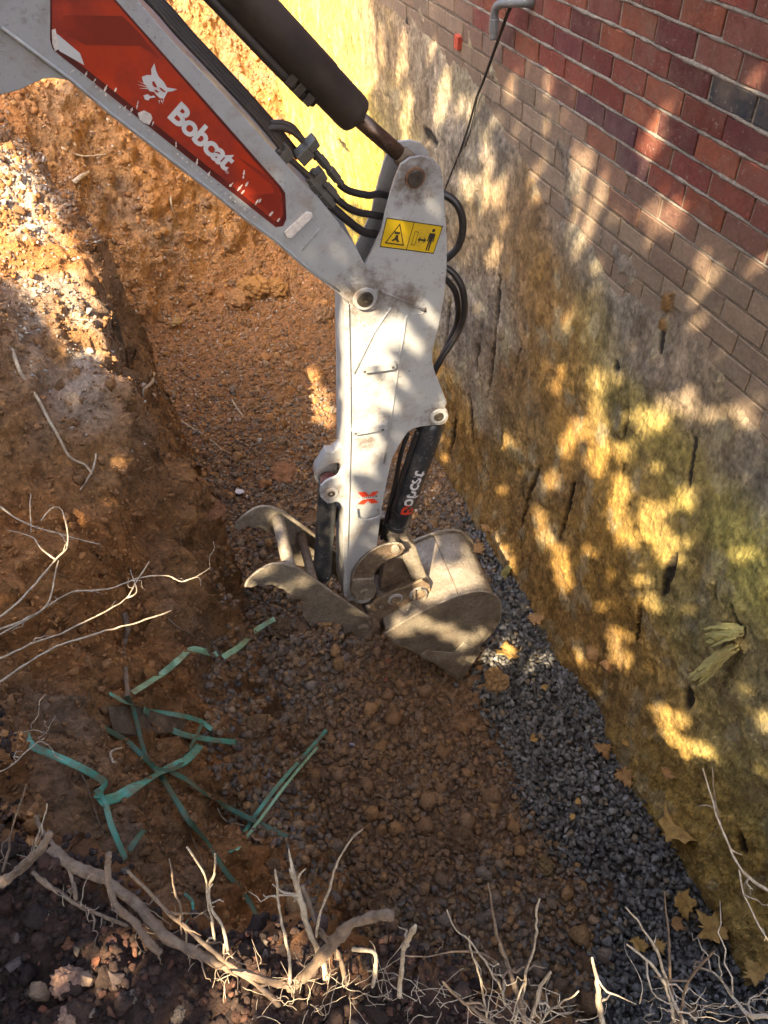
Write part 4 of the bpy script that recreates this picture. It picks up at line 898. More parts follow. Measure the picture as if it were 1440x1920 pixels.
b = MB(); b.tube([P(u, v, .075) for u, v in crom([(760, 1142), (776, 1142), (792, 1134), (799, 1120), (796, 1108), (786, 1104)], 5)], .0038, 8); b.out('locking_ring', 'steel_pale', bk, True)
b = MB(); b.tube([P(u, v, .07) for u, v in crom([(776, 1108), (778, 1120), (774, 1132), (784, 1138)], 5)], .0038, 8); b.out('locking_ring', 'steel_pale', bk, True)
# ------------------------------------------------------------------ small things
def facing(n):
    n = np.array(n, float); n /= np.linalg.norm(n); a = np.cross(n, [.3, .9, .1]); a /= np.linalg.norm(a); return a, np.cross(n, a), n
maple = [(0, -.55), (.04, -.30), (.38, -.42), (.33, -.20), (.62, -.16), (.50, .02), (.80, .18), (.55, .25), (.60, .45), (.34, .38), (.28, .50), (.20, .42), (.24, .72), (.10, .66), (0, 1.0)]
maple = maple + [(-x, y) for x, y in maple[::-1][1:-1]]
_mr = np.mean([math.hypot(x, y - .1) for x, y in maple])
maple = [tuple(np.array([x, y - .1]) * (.62 + .38 * _mr / max(.2, math.hypot(x, y - .1))) + [0, .1]) for x, y in maple]
def leaf(u, v, spx, ang, m, label, group='fallen autumn leaves', onw=False, curl=.6, lift=.012):
    p = hit(u, v); p2_ = wbvh.ray_cast(Vector((0, 0, 0)), Vector(ray(u, v)))[0]
    if p2_ is not None and np.linalg.norm(np.array(p2_)) < np.linalg.norm(p): p = np.array(p2_)
    nr = np.array([-1, 0, .15]) if onw else np.array([rng.normal(0, .25), rng.normal(0, .25) - .1, 1.])
    ax_, ay_, az_ = facing(nr); a = math.radians(ang); R = spx * np.linalg.norm(p) / F * .84
    p = p * (1 - .052 / np.linalg.norm(p) * (0 if onw else 1)) + az_ * (lift + .012); s = rng.uniform(.62, 1.25, len(maple)); bm = bmesh.new(); k = len(maple)
    ring = []; inn = []
    cvx, cvy = rng.uniform(-.5, 1) * curl, rng.uniform(-.2, 1) * curl
    def put(x, y, dz=0):
        X_ = x * math.cos(a) - y * math.sin(a); Y_ = x * math.sin(a) + y * math.cos(a)
        z = cvx * x * x + cvy * y * y * .6 + .10 * math.sin(5 * x + 3 * y + ang) + dz
        return p + R * (X_ * ax_ + Y_ * ay_ + z * az_)
    V = [put(0, .1)]
    for t in (.33, .66, 1.0):
        V += [put(x * t * (s[i] if t == 1 else 1), .1 + (y - .1) * t * (s[i] if t == 1 else 1), .04 * (-1) ** i * t) for i, (x, y) in enumerate(maple)]
    f = [(0, 1 + i, 1 + (i + 1) % k) for i in range(k)]
    for r in (0, 1): f += [(1 + r * k + i, 1 + (r + 1) * k + i, 1 + (r + 1) * k + (i + 1) % k, 1 + r * k + (i + 1) % k) for i in range(k)]
    o = link('leaf', V, f, m, None, True); so_ = o.modifiers.new('thick', 'SOLIDIFY'); so_.thickness = .0012
    return tag(o, label, 'leaf', group)
leaf(1005, 1160, 34, 20, 'leaf_b', 'brown curled leaf on the dark gravel just right of the bucket')
leaf(955, 1228, 40, 200, 'leaf_y', 'sunlit tan leaf lying between the bucket tip and the dark gravel')
leaf(1108, 1225, 34, 70, 'leaf_b', 'ochre leaf resting at the wall foot beneath a tall sunlit patch')
leaf(1135, 1255, 30, 140, 'leaf_b', 'ragged ochre leaf at the wall foot, lower of two touching leaves')
leaf(1125, 1408, 30, 95, 'leaf_b', 'folded brown leaf in the middle of the dark gravel')
leaf(1170, 1450, 30, 10, 'leaf_b', 'flat orange brown leaf in the middle of the dark gravel')
leaf(1165, 1393, 16, 40, 'leaf_y', 'small round pale yellow leaf on dark gravel near the wall')
leaf(1250, 1455, 26, 250, 'leaf_b', 'rusty leaf caught where the gravel meets the wool coated wall')
leaf(1262, 1565, 66, 100, 'leaf_y', 'largest yellow brown leaf, spread across the gravel edge at right', lift=.03)
leaf(1275, 1690, 38, 0, 'leaf_y', 'yellow pointed maple leaf on gravel near the lower right corner')
leaf(1340, 1745, 46, 300, 'leaf_y', 'broad yellow leaf pressed against the lower right wall foot')
leaf(1195, 1780, 30, 160, 'leaf_y', 'yellow leaf behind the bare twigs at lower right')
leaf(1232, 1775, 22, 20, 'leaf_y', 'narrow yellow leaf beside the lower right twig cluster')
leaf(1265, 1735, 24, 60, 'leaf_b', 'half buried brown leaf just below the pointed maple leaf')
leaf(995, 1388, 16, 80, 'leaf_y', 'tiny yellow leaf on the edge between muddy stones and gravel')
leaf(1082, 1505, 12, 30, 'leaf_y', 'small bright yellow chip of leaf on the gravel')
leaf(1072, 1533, 12, 120, 'leaf_y', 'small bright yellow leaf scrap, lowest on the open gravel')
leaf(910, 990, 26, 45, 'leaf_b', 'brown leaf scrap at the wall foot behind the bucket')
leaf(895, 1035, 24, 140, 'leaf_b', 'brown curled leaf scrap close behind the bucket back')
leaf(1420, 1830, 30, 200, 'leaf_y', 'yellow leaf in the bottom right corner by the wall')
leaf(1020, 1290, 12, 10, 'leaf_y', 'little orange leaf tip on the gravel below the sunlit clod')
# bark and brick chips on the topsoil
def chunk(name, u, v, spx, m, label, cat, group=None, flat=.45, seed=0, colr=None, ang=True, sink=.25, z=None):
    p = hit(u, v) if z is None else onz(u, v, z); R = spx * np.linalg.norm(p) / F * .55
    r_ = np.random.default_rng(seed + int(u) * 7 + int(v)); bm = bmesh.new()
    if ang:
        for _ in range(16):
            a = r_.normal(0, 1, 3); a /= np.linalg.norm(a); bm.verts.new(a * r_.uniform(.85, 1.1) * np.array([1, .7, flat]))
        h = bmesh.ops.convex_hull(bm, input=bm.verts[:]); bmesh.ops.delete(bm, geom=[q for q in bm.verts if not q.link_faces], context='VERTS')
        bmesh.ops.triangulate(bm, faces=bm.faces[:]); bmesh.ops.subdivide_edges(bm, edges=bm.edges[:], cuts=2, use_grid_fill=True)
        amp = .05
    else:
        bmesh.ops.create_icosphere(bm, subdivisions=4, radius=1); amp = .34
        for q in bm.verts: q.co = Vector(np.array(q.co[:]) * np.array([1, .8, flat]))
    bm.verts.index_update(); co = np.array([q.co[:] for q in bm.verts]); f = [tuple(q.index for q in t.verts) for t in bm.faces]; bm.free()
    co = co * (1 + amp * fbm(co + seed, 1.6, 3, seed) + .6 * amp * fbm(co + seed, 5, 4, seed + 3))[:, None]
    if not ang:
        wv, _ = worley(co, 3.2, seed); co = co * (1 + .42 * (.5 - wv))[:, None]; wv, _ = worley(co, 8, seed); co = co * (1 + .16 * (.5 - wv))[:, None]
    a = r_.uniform(0, 6.28); Rz = np.array([[math.cos(a), -math.sin(a), 0], [math.sin(a), math.cos(a), 0], [0, 0, 1]])
    co = (co * R) @ Rz.T + p + np.array([0, 0, R * flat * (1 - sink) * .5])
    cc = None if colr is None else np.tile(np.array(colr), (len(co), 1)) * (1 + .25 * fbm(co, 40, 3, 5))[:, None]
    return tag(link(name, co, f, m, None, False, cc), label, cat, group)
cl = (.30, .16, .07)
G1 = 'large lumps of clay on the far trench floor'
chunk('clay_lump', 447, 568, 48, 'mud', 'large orange clay lump on the far floor, nearest of the three', 'clay lump', G1, .6, 1, cl, False)
chunk('clay_lump', 478, 545, 55, 'mud', 'broad orange clay lump behind the nearest lump on far floor', 'clay lump', G1, .6, 2, (.36, .19, .07), False)
chunk('clay_lump', 520, 545, 40, 'mud', 'rounded orange clay lump rightmost of the far floor lumps', 'clay lump', G1, .7, 3, (.36, .19, .07), False)
chunk('clay_lump', 330, 605, 20, 'mud', 'small flat tan clay lump among pale pebbles', 'clay lump', None, .5, 4, (.34, .22, .10), False)
chunk('clay_lump', 605, 595, 34, 'mud', 'brown clay lump close left of the white stick', 'clay lump', None, .7, 5, (.27, .16, .09), False)
chunk('clay_lump', 590, 705, 34, 'mud', 'orange clay lump beside the stick, halfway down it', 'clay lump', None, .7, 6, (.33, .17, .07), False)
chunk('clay_lump', 930, 1280, 46, 'mud', 'sunlit tan clay clod between the bucket tip and the gravel', 'clay lump', None, .8, 7, (.36, .23, .11), False)
chunk('clay_lump', 480, 1370, 46, 'mud', 'brown clod beside the end of a green strap', 'clay lump', None, .7, 9, (.19, .115, .06), False)
chunk('clay_lump', 500, 1430, 40, 'mud', 'brown clod left of the long double green strap', 'clay lump', None, .7, 10, (.19, .115, .06), False)
chunk('clay_lump', 860, 1575, 44, 'mud', 'round brown clod low in the middle of the floor', 'clay lump', None, .7, 11, (.18, .11, .06), False)
chunk('clay_lump', 1022, 1625, 30, 'mud', 'olive brown clod at the tip of the dark gravel strip', 'clay lump', None, .8, 12, (.22, .15, .07), False)
chunk('clay_lump', 525, 1180, 44, 'mud', 'wet brown lump at the upper end of the pale green strap', 'clay lump', None, .6, 13, (.15, .10, .06), False)
chunk('clay_lump', 535, 890, 60, 'mud', 'reddish clay heap right of the white plastic scrap', 'clay lump', None, .35, 14, (.27, .135, .07), False)
chunk('clay_lump', 400, 960, 50, 'mud', 'low reddish clay heap left of the thumb tip', 'clay lump', None, .4, 15, (.27, .135, .07), False)
chunk('brick_fragment', 728, 1240, 20, 'mud', 'red brick fragment half buried under the bucket heel', 'brick piece', None, .4, 2, (.32, .13, .075))
chunk('brick_fragment', 722, 1272, 17, 'mud', 'thin orange brick sliver on the muddy stones below the bucket', 'brick piece', None, .3, 3, (.38, .14, .08))
chunk('stone', 488, 828, 14, 'stone', 'pale rounded stone on the far floor near the bank', 'stone', None, .8, 4, (.45, .40, .34))
chunk('stone', 660, 1398, 12, 'stone', 'small mauve grey stone on the muddy floor', 'stone', None, .8, 5, (.26, .23, .26))
chunk('concrete_lump', 385, 1695, 55, 'stone', 'grey white concrete lump half hidden in the hollow behind the roots', 'concrete', None, .6, 6, (.36, .33, .28), True, .5, -2.9)
sc = chunk('plastic_scrap', 451, 927, 20, 'plastic', 'crumpled white plastic scrap on the brown floor left of the stick', 'litter', None, .35, 7, sink=-3.5)
# broken chips and stones on the topsoil
chips = [(75, 1860, 40, 'sunlit tan clod in the lower left corner', (.30, .20, .13), .8), (130, 1845, 46, 'largest sunlit pinkish rubble lump in the lower left corner', (.36, .22, .16), .9), (165, 1835, 30, 'upright sunlit crumbly lump right of the largest rubble lump', (.38, .26, .18), .9),
         (82, 1898, 22, 'sunlit red brick chip on dark soil at bottom left', (.36, .14, .08), .7), (135, 1905, 34, 'sunlit salmon rubble piece at the very bottom left', (.38, .24, .17), .7), (172, 1900, 20, 'narrow tan crumb at the bottom edge', (.32, .24, .17), .7),
         (182, 1802, 24, 'flat orange bark chip on dark soil at lower left', (.32, .13, .07), .2), (130, 1768, 22, 'rusty square chip left of the flat orange chip', (.24, .11, .06), .4), (215, 1830, 34, 'dark purple brown flat stone beside the sunlit rubble', (.11, .08, .075), .5),
         (288, 1885, 20, 'pointed brown bark chip at the bottom edge', (.20, .12, .08), .25), (248, 1870, 18, 'long grey bark flake on dark soil', (.19, .15, .11), .3), (60, 1725, 22, 'small dark stone near the left edge', (.12, .09, .08), .6), (25, 1810, 26, 'dark grey stone at the left edge', (.13, .10, .09), .6),
         (335, 1905, 22, 'grey brown stone at the bottom, left of the root tangle', (.18, .14, .11), .6), (15, 1690, 24, 'dull grey chip at the left edge under the thick root', (.15, .12, .11), .5), (90, 1712, 12, 'pale splinter of wood on dark soil', (.42, .36, .28), .3), (210, 1765, 18, 'dark red chip of bark below the leaning root', (.16, .08, .06), .3),
         (715, 1905, 20, 'brown lump between twigs at bottom centre', (.17, .10, .08), .7), (440, 1885, 22, 'dark clod under the thin roots', (.10, .065, .05), .7), (300, 1765, 20, 'chestnut clod under the leaning root', (.13, .08, .06), .6), (30, 1760, 18, 'brown pebble on the dark soil', (.16, .11, .09), .6), (160, 1740, 18, 'reddish crumb beside the green cane', (.17, .09, .06), .5)]
for i, (u, v, s, lab_, c_, fl2) in enumerate(chips): chunk('soil_chip', u, v, s, 'mud', lab_, 'chip', 'chips and lumps on the near topsoil', fl2, 20 + i, c_, i % 3 != 1)
# straps
def clampz(u, v, z, f=.972):
    h = hit(u, v) * f
    if z is None: return h
    p = onz(u, v, z); return h if np.linalg.norm(p) > np.linalg.norm(h) else p
def ribbon(name, pts, wpx, m, label, zs=None, twist=None, fold=False):
    """pts: (u, v, z) - z given, or None to lie on the soil"""
    P_ = []
    for u, v, z in pts:
        P_.append(clampz(u, v, z))
    cs = crom(P_, 6); k = len(cs); wd = .80 * wpx * np.linalg.norm(P_[0]) / F
    tw = np.interp(np.linspace(0, 1, k), np.linspace(0, 1, len(twist)), twist) if twist else np.zeros(k)
    V = []; 
    for i, p in enumerate(cs):
        t = cs[min(i + 1, k - 1)] - cs[max(i - 1, 0)]; t /= np.linalg.norm(t) + 1e-9
        up = -p / np.linalg.norm(p) * .5 + np.array([0, -.2, .9]); s = np.cross(t, up); s /= np.linalg.norm(s); q = np.cross(s, t)
        a = math.radians(tw[i]); s2 = s * math.cos(a) + q * math.sin(a)
        for e in (-.5, -.17, .17, .5): V.append(p + s2 * wd * e + np.cross(t, s2) * wd * (.05 * (1 - 16 * e * e / 4)))
    f = [(i * 4 + j, i * 4 + j + 1, i * 4 + 5 + j, i * 4 + 4 + j) for i in range(k - 1) for j in range(3)]
    o = link(name, V, f, m, None, True); sd_ = o.modifiers.new('thick', 'SOLIDIFY'); sd_.thickness = .0010; sd_.offset = 0
    return tag(o, label, 'strap', 'green packing straps in the trench')
ribbon('packing_strap', [(515, 1160, None), (480, 1182, None), (452, 1210, None), (428, 1226, None), (418, 1232, None)], 12, 'strap_pale', 'pale green strap nearest the thumb, running down from a wet lump', twist=[0, 25, 0])
ribbon('packing_strap', [(408, 1225, -3.72), (397, 1229, -3.70), (385, 1222, -3.66), (358, 1218, -3.6), (335, 1237, -3.5), (305, 1262, -3.42), (275, 1282, -3.36), (246, 1300, -3.34)], 13, 'strap_pale', 'pale green strap climbing over the clods above the broken board', twist=[10, 40, 10, 0, 0])
ribbon('packing_strap', [(205, 1300, -3.2), (240, 1318, -3.2), (290, 1334, -3.3), (340, 1342, -3.4), (375, 1352, -3.45), (397, 1368, -3.5)], 13, 'strap', 'short green strap crossing over the broken board with a pale end', twist=[60, 20, 0, 20])
ribbon('packing_strap', [(270, 1330, -3.28), (300, 1355, -3.3), (340, 1376, -3.42), (390, 1386, -3.5), (443, 1392, -3.56)], 14, 'strap', 'bright green strap ending right of the bank foot, below the short one', twist=[0, 10, 0])
ribbon('packing_strap', [(48, 1375, -2.5), (60, 1398, -2.5), (100, 1416, -2.56), (145, 1436, -2.64), (180, 1455, -2.7), (196, 1468, -2.74), (190, 1482, -2.78), (182, 1496, -2.8)], 15, 'strap', 'teal strap leftmost of all, sagging from the bank with a folded end', twist=[30, 0, 0, 10, 60, 0])
ribbon('packing_strap', [(376, 1396, -3.1), (350, 1424, -3.06), (310, 1444, -3.0), (262, 1470, -2.93), (225, 1492, -2.88), (186, 1504, -2.86)], 18, 'strap', 'widest bright turquoise strap slanting up to the right')
ribbon('packing_strap', [(180, 1480, -2.9), (196, 1505, -2.92), (208, 1545, -2.98), (222, 1580, -3.03), (236, 1612, -3.05)], 12, 'strap', 'short green strap hanging straight down from the fold', twist=[0, 20, 30])
ribbon('packing_strap', [(190, 1362, -3.1), (235, 1388, -3.15), (268, 1418, -3.2), (298, 1450, -3.25), (330, 1500, -3.3), (355, 1540, -3.38), (390, 1580, -3.4), (420, 1630, -3.4), (460, 1680, -3.4), (485, 1722, -3.4)], 12, 'strap_dark', 'longest dark green strap winding down into the shadowed hollow', twist=[30, 0, 40, 10, 60, 20, 50])
ribbon('packing_strap', [(320, 1446, -3.3), (350, 1462, -3.35), (385, 1488, -3.42), (420, 1510, -3.5), (470, 1536, -3.62), (540, 1570, -3.75)], 12, 'strap_dark', 'dark green strap crossing the long double strap near the floor', twist=[20, 50, 10, 0])
ribbon('packing_strap', [(612, 1368, None), (585, 1400, None), (545, 1445, None), (515, 1480, None), (485, 1520, None), (455, 1565, None), (432, 1598, None)], 8, 'strap', 'long straight blue green strap lying across the muddy stones, upper strand')
ribbon('packing_strap', [(596, 1400, None), (555, 1448, None), (525, 1486, None), (494, 1528, None), (465, 1566, None), (444, 1594, None)], 6, 'strap_pale', 'speckled pale strand tucked against the long straight blue green strap')
ribbon('packing_strap', [(380, 1355, -3.3), (360, 1395, -3.25), (330, 1440, -3.2), (280, 1430, -3.15), (250, 1330, -3.1), (238, 1305, -3.1)], 8, 'strap_dark', 'thin dull strap looping behind the brighter ones')
ribbon('packing_strap', [(270, 1556, -3.1), (255, 1575, -3.1), (242, 1596, -3.12)], 12, 'strap_dark', 'short stub of dark green strap sticking out of the soil')
ribbon('packing_strap', [(345, 1675, -2.4), (360, 1690, -2.4), (360, 1715, -2.4), (350, 1728, -2.42)], 6, 'strap', 'small curled green strap loop behind the big root')
b = MB(); pts = [clampz(u, v, z, .984) for u, v, z in [(200, 1322, -3.30), (262, 1325, -3.34), (350, 1352, -3.46), (340, 1368, -3.46), (250, 1376, -3.30), (212, 1372, -3.28)]]
b.ext(pts, np.array([0, 0, -.018])); tag(b.out('broken_board', 'steel_rust', None, False, .003), 'muddy broken board wedged under the green straps', 'board')
# drain pipe and hanging cable on the wall
pe = onwall(928, 12, XW - .10)
b = MB(); wq = onwall(995, 4, XW + .02); top_ = onwall(952, 4, XW - .09); 
pth = [onwall(1000, 3, XW + .01), onwall(985, 5, XW - .035), onwall(965, 5, XW - .06), onwall(945, 6, XW - .085), onwall(932, 12, XW - .095), onwall(927, 26, XW - .097), onwall(926, 45, XW - .097), onwall(925, 74, XW - .097)]
b.tube(crom(pth, 5), .0165, 16); pipe = b.out('drain_pipe', 'pvc', None, True); tag(pipe, 'short grey plastic pipe elbow poking out of the bricks and pointing down', 'pipe')
b = MB(); e = pth[-2]; b.tube([e + [0, 0, .02], e + [0, 0, -.028]], .0195, 16); b.out('collar', 'pvc', pipe, False, .002)
b = MB(); e = pth[1]; b.tube([pth[0], pth[0] * .3 + e * .7], .0205, 16); b.out('wall_socket', 'pvc', pipe, False, .002)
cb = [(956, 14, XW - .06), (948, 35, XW - .05), (925, 100, XW - .03), (905, 155, XW - .03), (893, 185, XW - .03), (880, 232, XW - .03), (862, 285, XW - .03), (848, 320, XW - .04), (833, 358, XW - .05)]
b = MB(); b.tube(crom([onwall(*q_) for q_ in cb], 6), list(np.concatenate([np.linspace(.0085, .006, 20), np.linspace(.006, .0035, 29)])), 8); tag(b.out('hanging_cable', 'cable', None, True), 'thin black cable hanging down the wall from beside the pipe elbow', 'cable')
b = MB(); b.tube(crom([onwall(*q_) for q_ in [(896, 180, XW - .03), (882, 245, XW - .02), (866, 290, XW - .02), (850, 325, XW - .02), (838, 355, XW - .03)]], 6), .0022, 6); tag(b.out('wire', 'cable', None, True), 'fine black wire trailing beside the hanging cable', 'wire')
# broken red brick hole
chunk_p = onwall(862, 78)
b = MB(); b.box(chunk_p + [-.004, 0, 0], (.018, 0, 0), (0, .022, .002), (0, -.004, .030)); b.out('broken_brick', plain('raw red brick', (.42, .07, .04), .9, 0, .004, 40), wall, False, .004)
# tufts of mineral wool peeling off the wall
def tuft(pts, wpx, label, n=46, seed=0):
    r_ = np.random.default_rng(seed); base = [hitwall(u, v) + np.array([-lf, 0, 0]) for u, v, lf in pts]; wd = wpx * np.linalg.norm(base[0]) / F; b = MB()
    cs = np.array(crom(base, 7)); k = len(cs); t_ = cs[-1] - cs[0]; t_ /= np.linalg.norm(t_); s1 = np.cross(t_, [-1, 0, .2]); s1 /= np.linalg.norm(s1); s2 = np.cross(t_, s1)
    for i in range(n):
        a0 = r_.integers(0, k // 3); a1 = r_.integers(2 * k // 3, k); seg = cs[a0:a1]; m_ = len(seg); an = r_.normal(0, .6); sd_ = s1 * math.cos(an) + s2 * math.sin(an)
        off = s1 * r_.normal(0, .28) * wd + s2 * r_.normal(0, .12) * wd; w_ = wd * r_.uniform(.16, .34) * np.interp(np.linspace(0, 1, m_), [0, .3, .8, 1], [.5, 1, .9, .35]) * r_.uniform(.7, 1.3, m_)
        fan = np.linspace(.7, 1.35, m_); V = []
        for q in range(m_):
            c = seg[q] + off * fan[q] + r_.normal(0, .0015, 3); nn = np.cross(t_, sd_) * .0022
            V += [c - sd_ * w_[q] + nn, c + nn * 2.2, c + sd_ * w_[q] + nn, c + sd_ * w_[q] - nn, c - nn, c - sd_ * w_[q] - nn]
        f = [(q * 6 + e, q * 6 + (e + 1) % 6, q * 6 + 6 + (e + 1) % 6, q * 6 + 6 + e) for q in range(m_ - 1) for e in range(6)] + [(5, 4, 3, 2, 1, 0), tuple((m_ - 1) * 6 + e for e in range(6))]
        b.add(V, f)
    return tag(b.out('mineral_wool_tuft', 'wool', None, True), label, 'insulation', 'tufts of mineral wool on the wall')
tuft([(1390, 1208, .01), (1375, 1222, .05), (1362, 1245, .09), (1344, 1265, .12)], 19, 'long pale yellow wool tuft hanging off the wall at right', 22, 1)
tuft([(1400, 1185, .01), (1370, 1182, .04), (1345, 1190, .06)], 17, 'ragged pale green wool tuft just above the long hanging tuft', 18, 2)
tuft([(945, 1085, .01), (962, 1100, .05), (975, 1118, .05)], 16, 'small brown wool tuft at the wall foot right of the bucket top', 50, 5)
tuft([(960, 1060, .01), (950, 1085, .05), (958, 1110, .06)], 14, 'pale peeling wool flap at the foot of the wall above the gravel', 40, 6)
# ------------------------------------------------------------------ roots and twigs
def wig(cs, amp, seed, f=9):
    cs = np.array(cs); n = np.stack([vnoise(cs + seed * 3.1, f, 1), vnoise(cs + seed * 3.1, f, 2), vnoise(cs + seed * 3.1, f, 3)], 1); n2 = np.stack([vnoise(cs + seed * 3.1, f * 4, 1), vnoise(cs + seed * 3.1, f * 4, 2), vnoise(cs + seed * 3.1, f * 4, 3)], 1)
    e = np.minimum(1, np.linspace(0, 6, len(cs)))[:, None]; return cs + (n * amp + n2 * amp * .35) * e
tcount = 0
def twig(name, pts, r0, r1, m, label, group, cat='twig', side=0, seed=1, n=8, branches=(), knob=True, wa=.005):
    """pts: (u, v, z). r in photo pixels"""
    P_ = [clampz(u, v, z, .992) for u, v, z in pts]; k0 = 14
    cs = wig(crom(P_, k0), wa, seed); k = len(cs); d0 = np.linalg.norm(P_[0]) / F; d1 = np.linalg.norm(P_[-1]) / F
    rs = np.linspace(r0 * d0, r1 * d1, k) * (1 + .24 * vnoise(cs, 45, seed) + .16 * vnoise(cs, 130, seed)); rs = np.maximum(rs, .0006)
    b = MB(); big = r0 > 4.6; rr_ = rs * (.64 if big else .62); rr_[-1] *= .5; rr_[-2] *= .8; rr_[0] *= .55; b.tube(cs, list(rr_), 22 if big else n, True, None, .26 if big else .15, seed); r_ = np.random.default_rng(seed)
    for (t, br, ra) in [(None, q, None) for q in branches]:
        Q = [onz(u, v, z) for u, v, z in br]; j = int(np.argmin(np.linalg.norm(cs - Q[0], axis=1))); Q[0] = cs[j]; c2 = wig(crom(Q, 6), wa, seed + 5)
        b.tube(c2, list(np.linspace(min(rs[j] * .8, r0 * d0 * .6), .0011, len(c2))), 6)
    for q in range(side):
        j = r_.integers(k // 4, k - 1); t = cs[min(j + 1, k - 1)] - cs[max(0, j - 1)]; t /= np.linalg.norm(t) + 1e-9
        dr = r_.normal(size=3); dr -= t * (dr @ t); dr /= np.linalg.norm(dr); dr = dr * .8 + t * .7 + [0, 0, .15]; L = r_.uniform(.02, .09)
        q2 = cs[j] + np.cumsum(np.vstack([np.zeros(3), dr * L / 6 + r_.normal(0, L / 11, (6, 3))]), 0)
        b.tube(q2, list(np.linspace(min(rs[j] * .5, .003), .0007, 7)), 5)
    return tag(b.out(name, m, None, True), label, cat, group)
G = 'thick grey roots on the near topsoil'
z1 = -1.80
twig('root', [(95, 1592, -1.86), (140, 1625, -1.84), (205, 1650, -1.82), (250, 1690, -1.80), (300, 1752, -1.79), (370, 1790, -1.79), (430, 1815, -1.79), (500, 1838, -1.80), (560, 1850, -1.82)], 15, 8, 'root', 'longest thick root, running from the left down to bottom centre', G, 'root', 6, 1, 14, wa=.006)
twig('root', [(205, 1600, -1.66), (203, 1630, -1.70), (206, 1665, -1.73), (220, 1700, -1.75), (250, 1725, -1.77), (280, 1770, -1.78), (300, 1785, -1.80)], 7.5, 11, 'root', 'forked root with a dark knot leaning over the longest root', G, 'root', 2, 2, 12, wa=.005)
twig('root', [(0, 1655, -1.82), (25, 1640, -1.78), (50, 1618, -1.74), (78, 1592, -1.68), (98, 1560, -1.62)], 14, 8, 'root', 'sawn grey root stub rising at the left edge', G, 'root', 0, 3, 12, wa=.003)
twig('root', [(68, 1528, -1.80), (78, 1555, -1.82), (100, 1585, -1.84), (120, 1620, -1.84), (135, 1660, -1.84), (140, 1690, -1.84)], 5, 6, 'root', 'slender root passing behind the sawn stub', G, 'root', 3, 4, 10)
twig('root', [(60, 1635, -1.84), (110, 1670, -1.83), (150, 1700, -1.83), (190, 1720, -1.83), (240, 1738, -1.84)], 6, 4, 'root', 'thin root lying on dark soil below the longest root', G, 'root', 3, 5, 10)
twig('root', [(735, 1716, -1.50), (700, 1722, -1.55), (660, 1738, -1.60), (630, 1765, -1.66), (600, 1800, -1.74), (570, 1830, -1.80), (540, 1850, -1.84)], 13, 14, 'root', 'stout broken root pointing right at bottom centre with a sunlit stump', G, 'root', 3, 6, 14, wa=.006)
twig('root', [(545, 1630, -1.52), (555, 1665, -1.58), (568, 1710, -1.65), (585, 1760, -1.72), (605, 1800, -1.78), (612, 1840, -1.82)], 7, 8, 'twig', 'splintered upright root with a pale sunlit tip at bottom centre', G, 'root', 0, 7, 10, branches=[[(552, 1655, -1.57), (560, 1640, -1.54), (572, 1628, -1.52)], [(555, 1680, -1.6), (530, 1672, -1.58), (508, 1655, -1.56)], [(548, 1635, -1.53), (543, 1610, -1.5), (540, 1590, -1.48)]])
twig('root', [(565, 1660, -1.66), (580, 1700, -1.7), (600, 1745, -1.75), (635, 1790, -1.8), (652, 1850, -1.83)], 5, 6, 'root', 'grey root just right of the splintered upright root', G, 'root', 2, 8, 10)
G2 = 'bare twigs standing on the near edge'
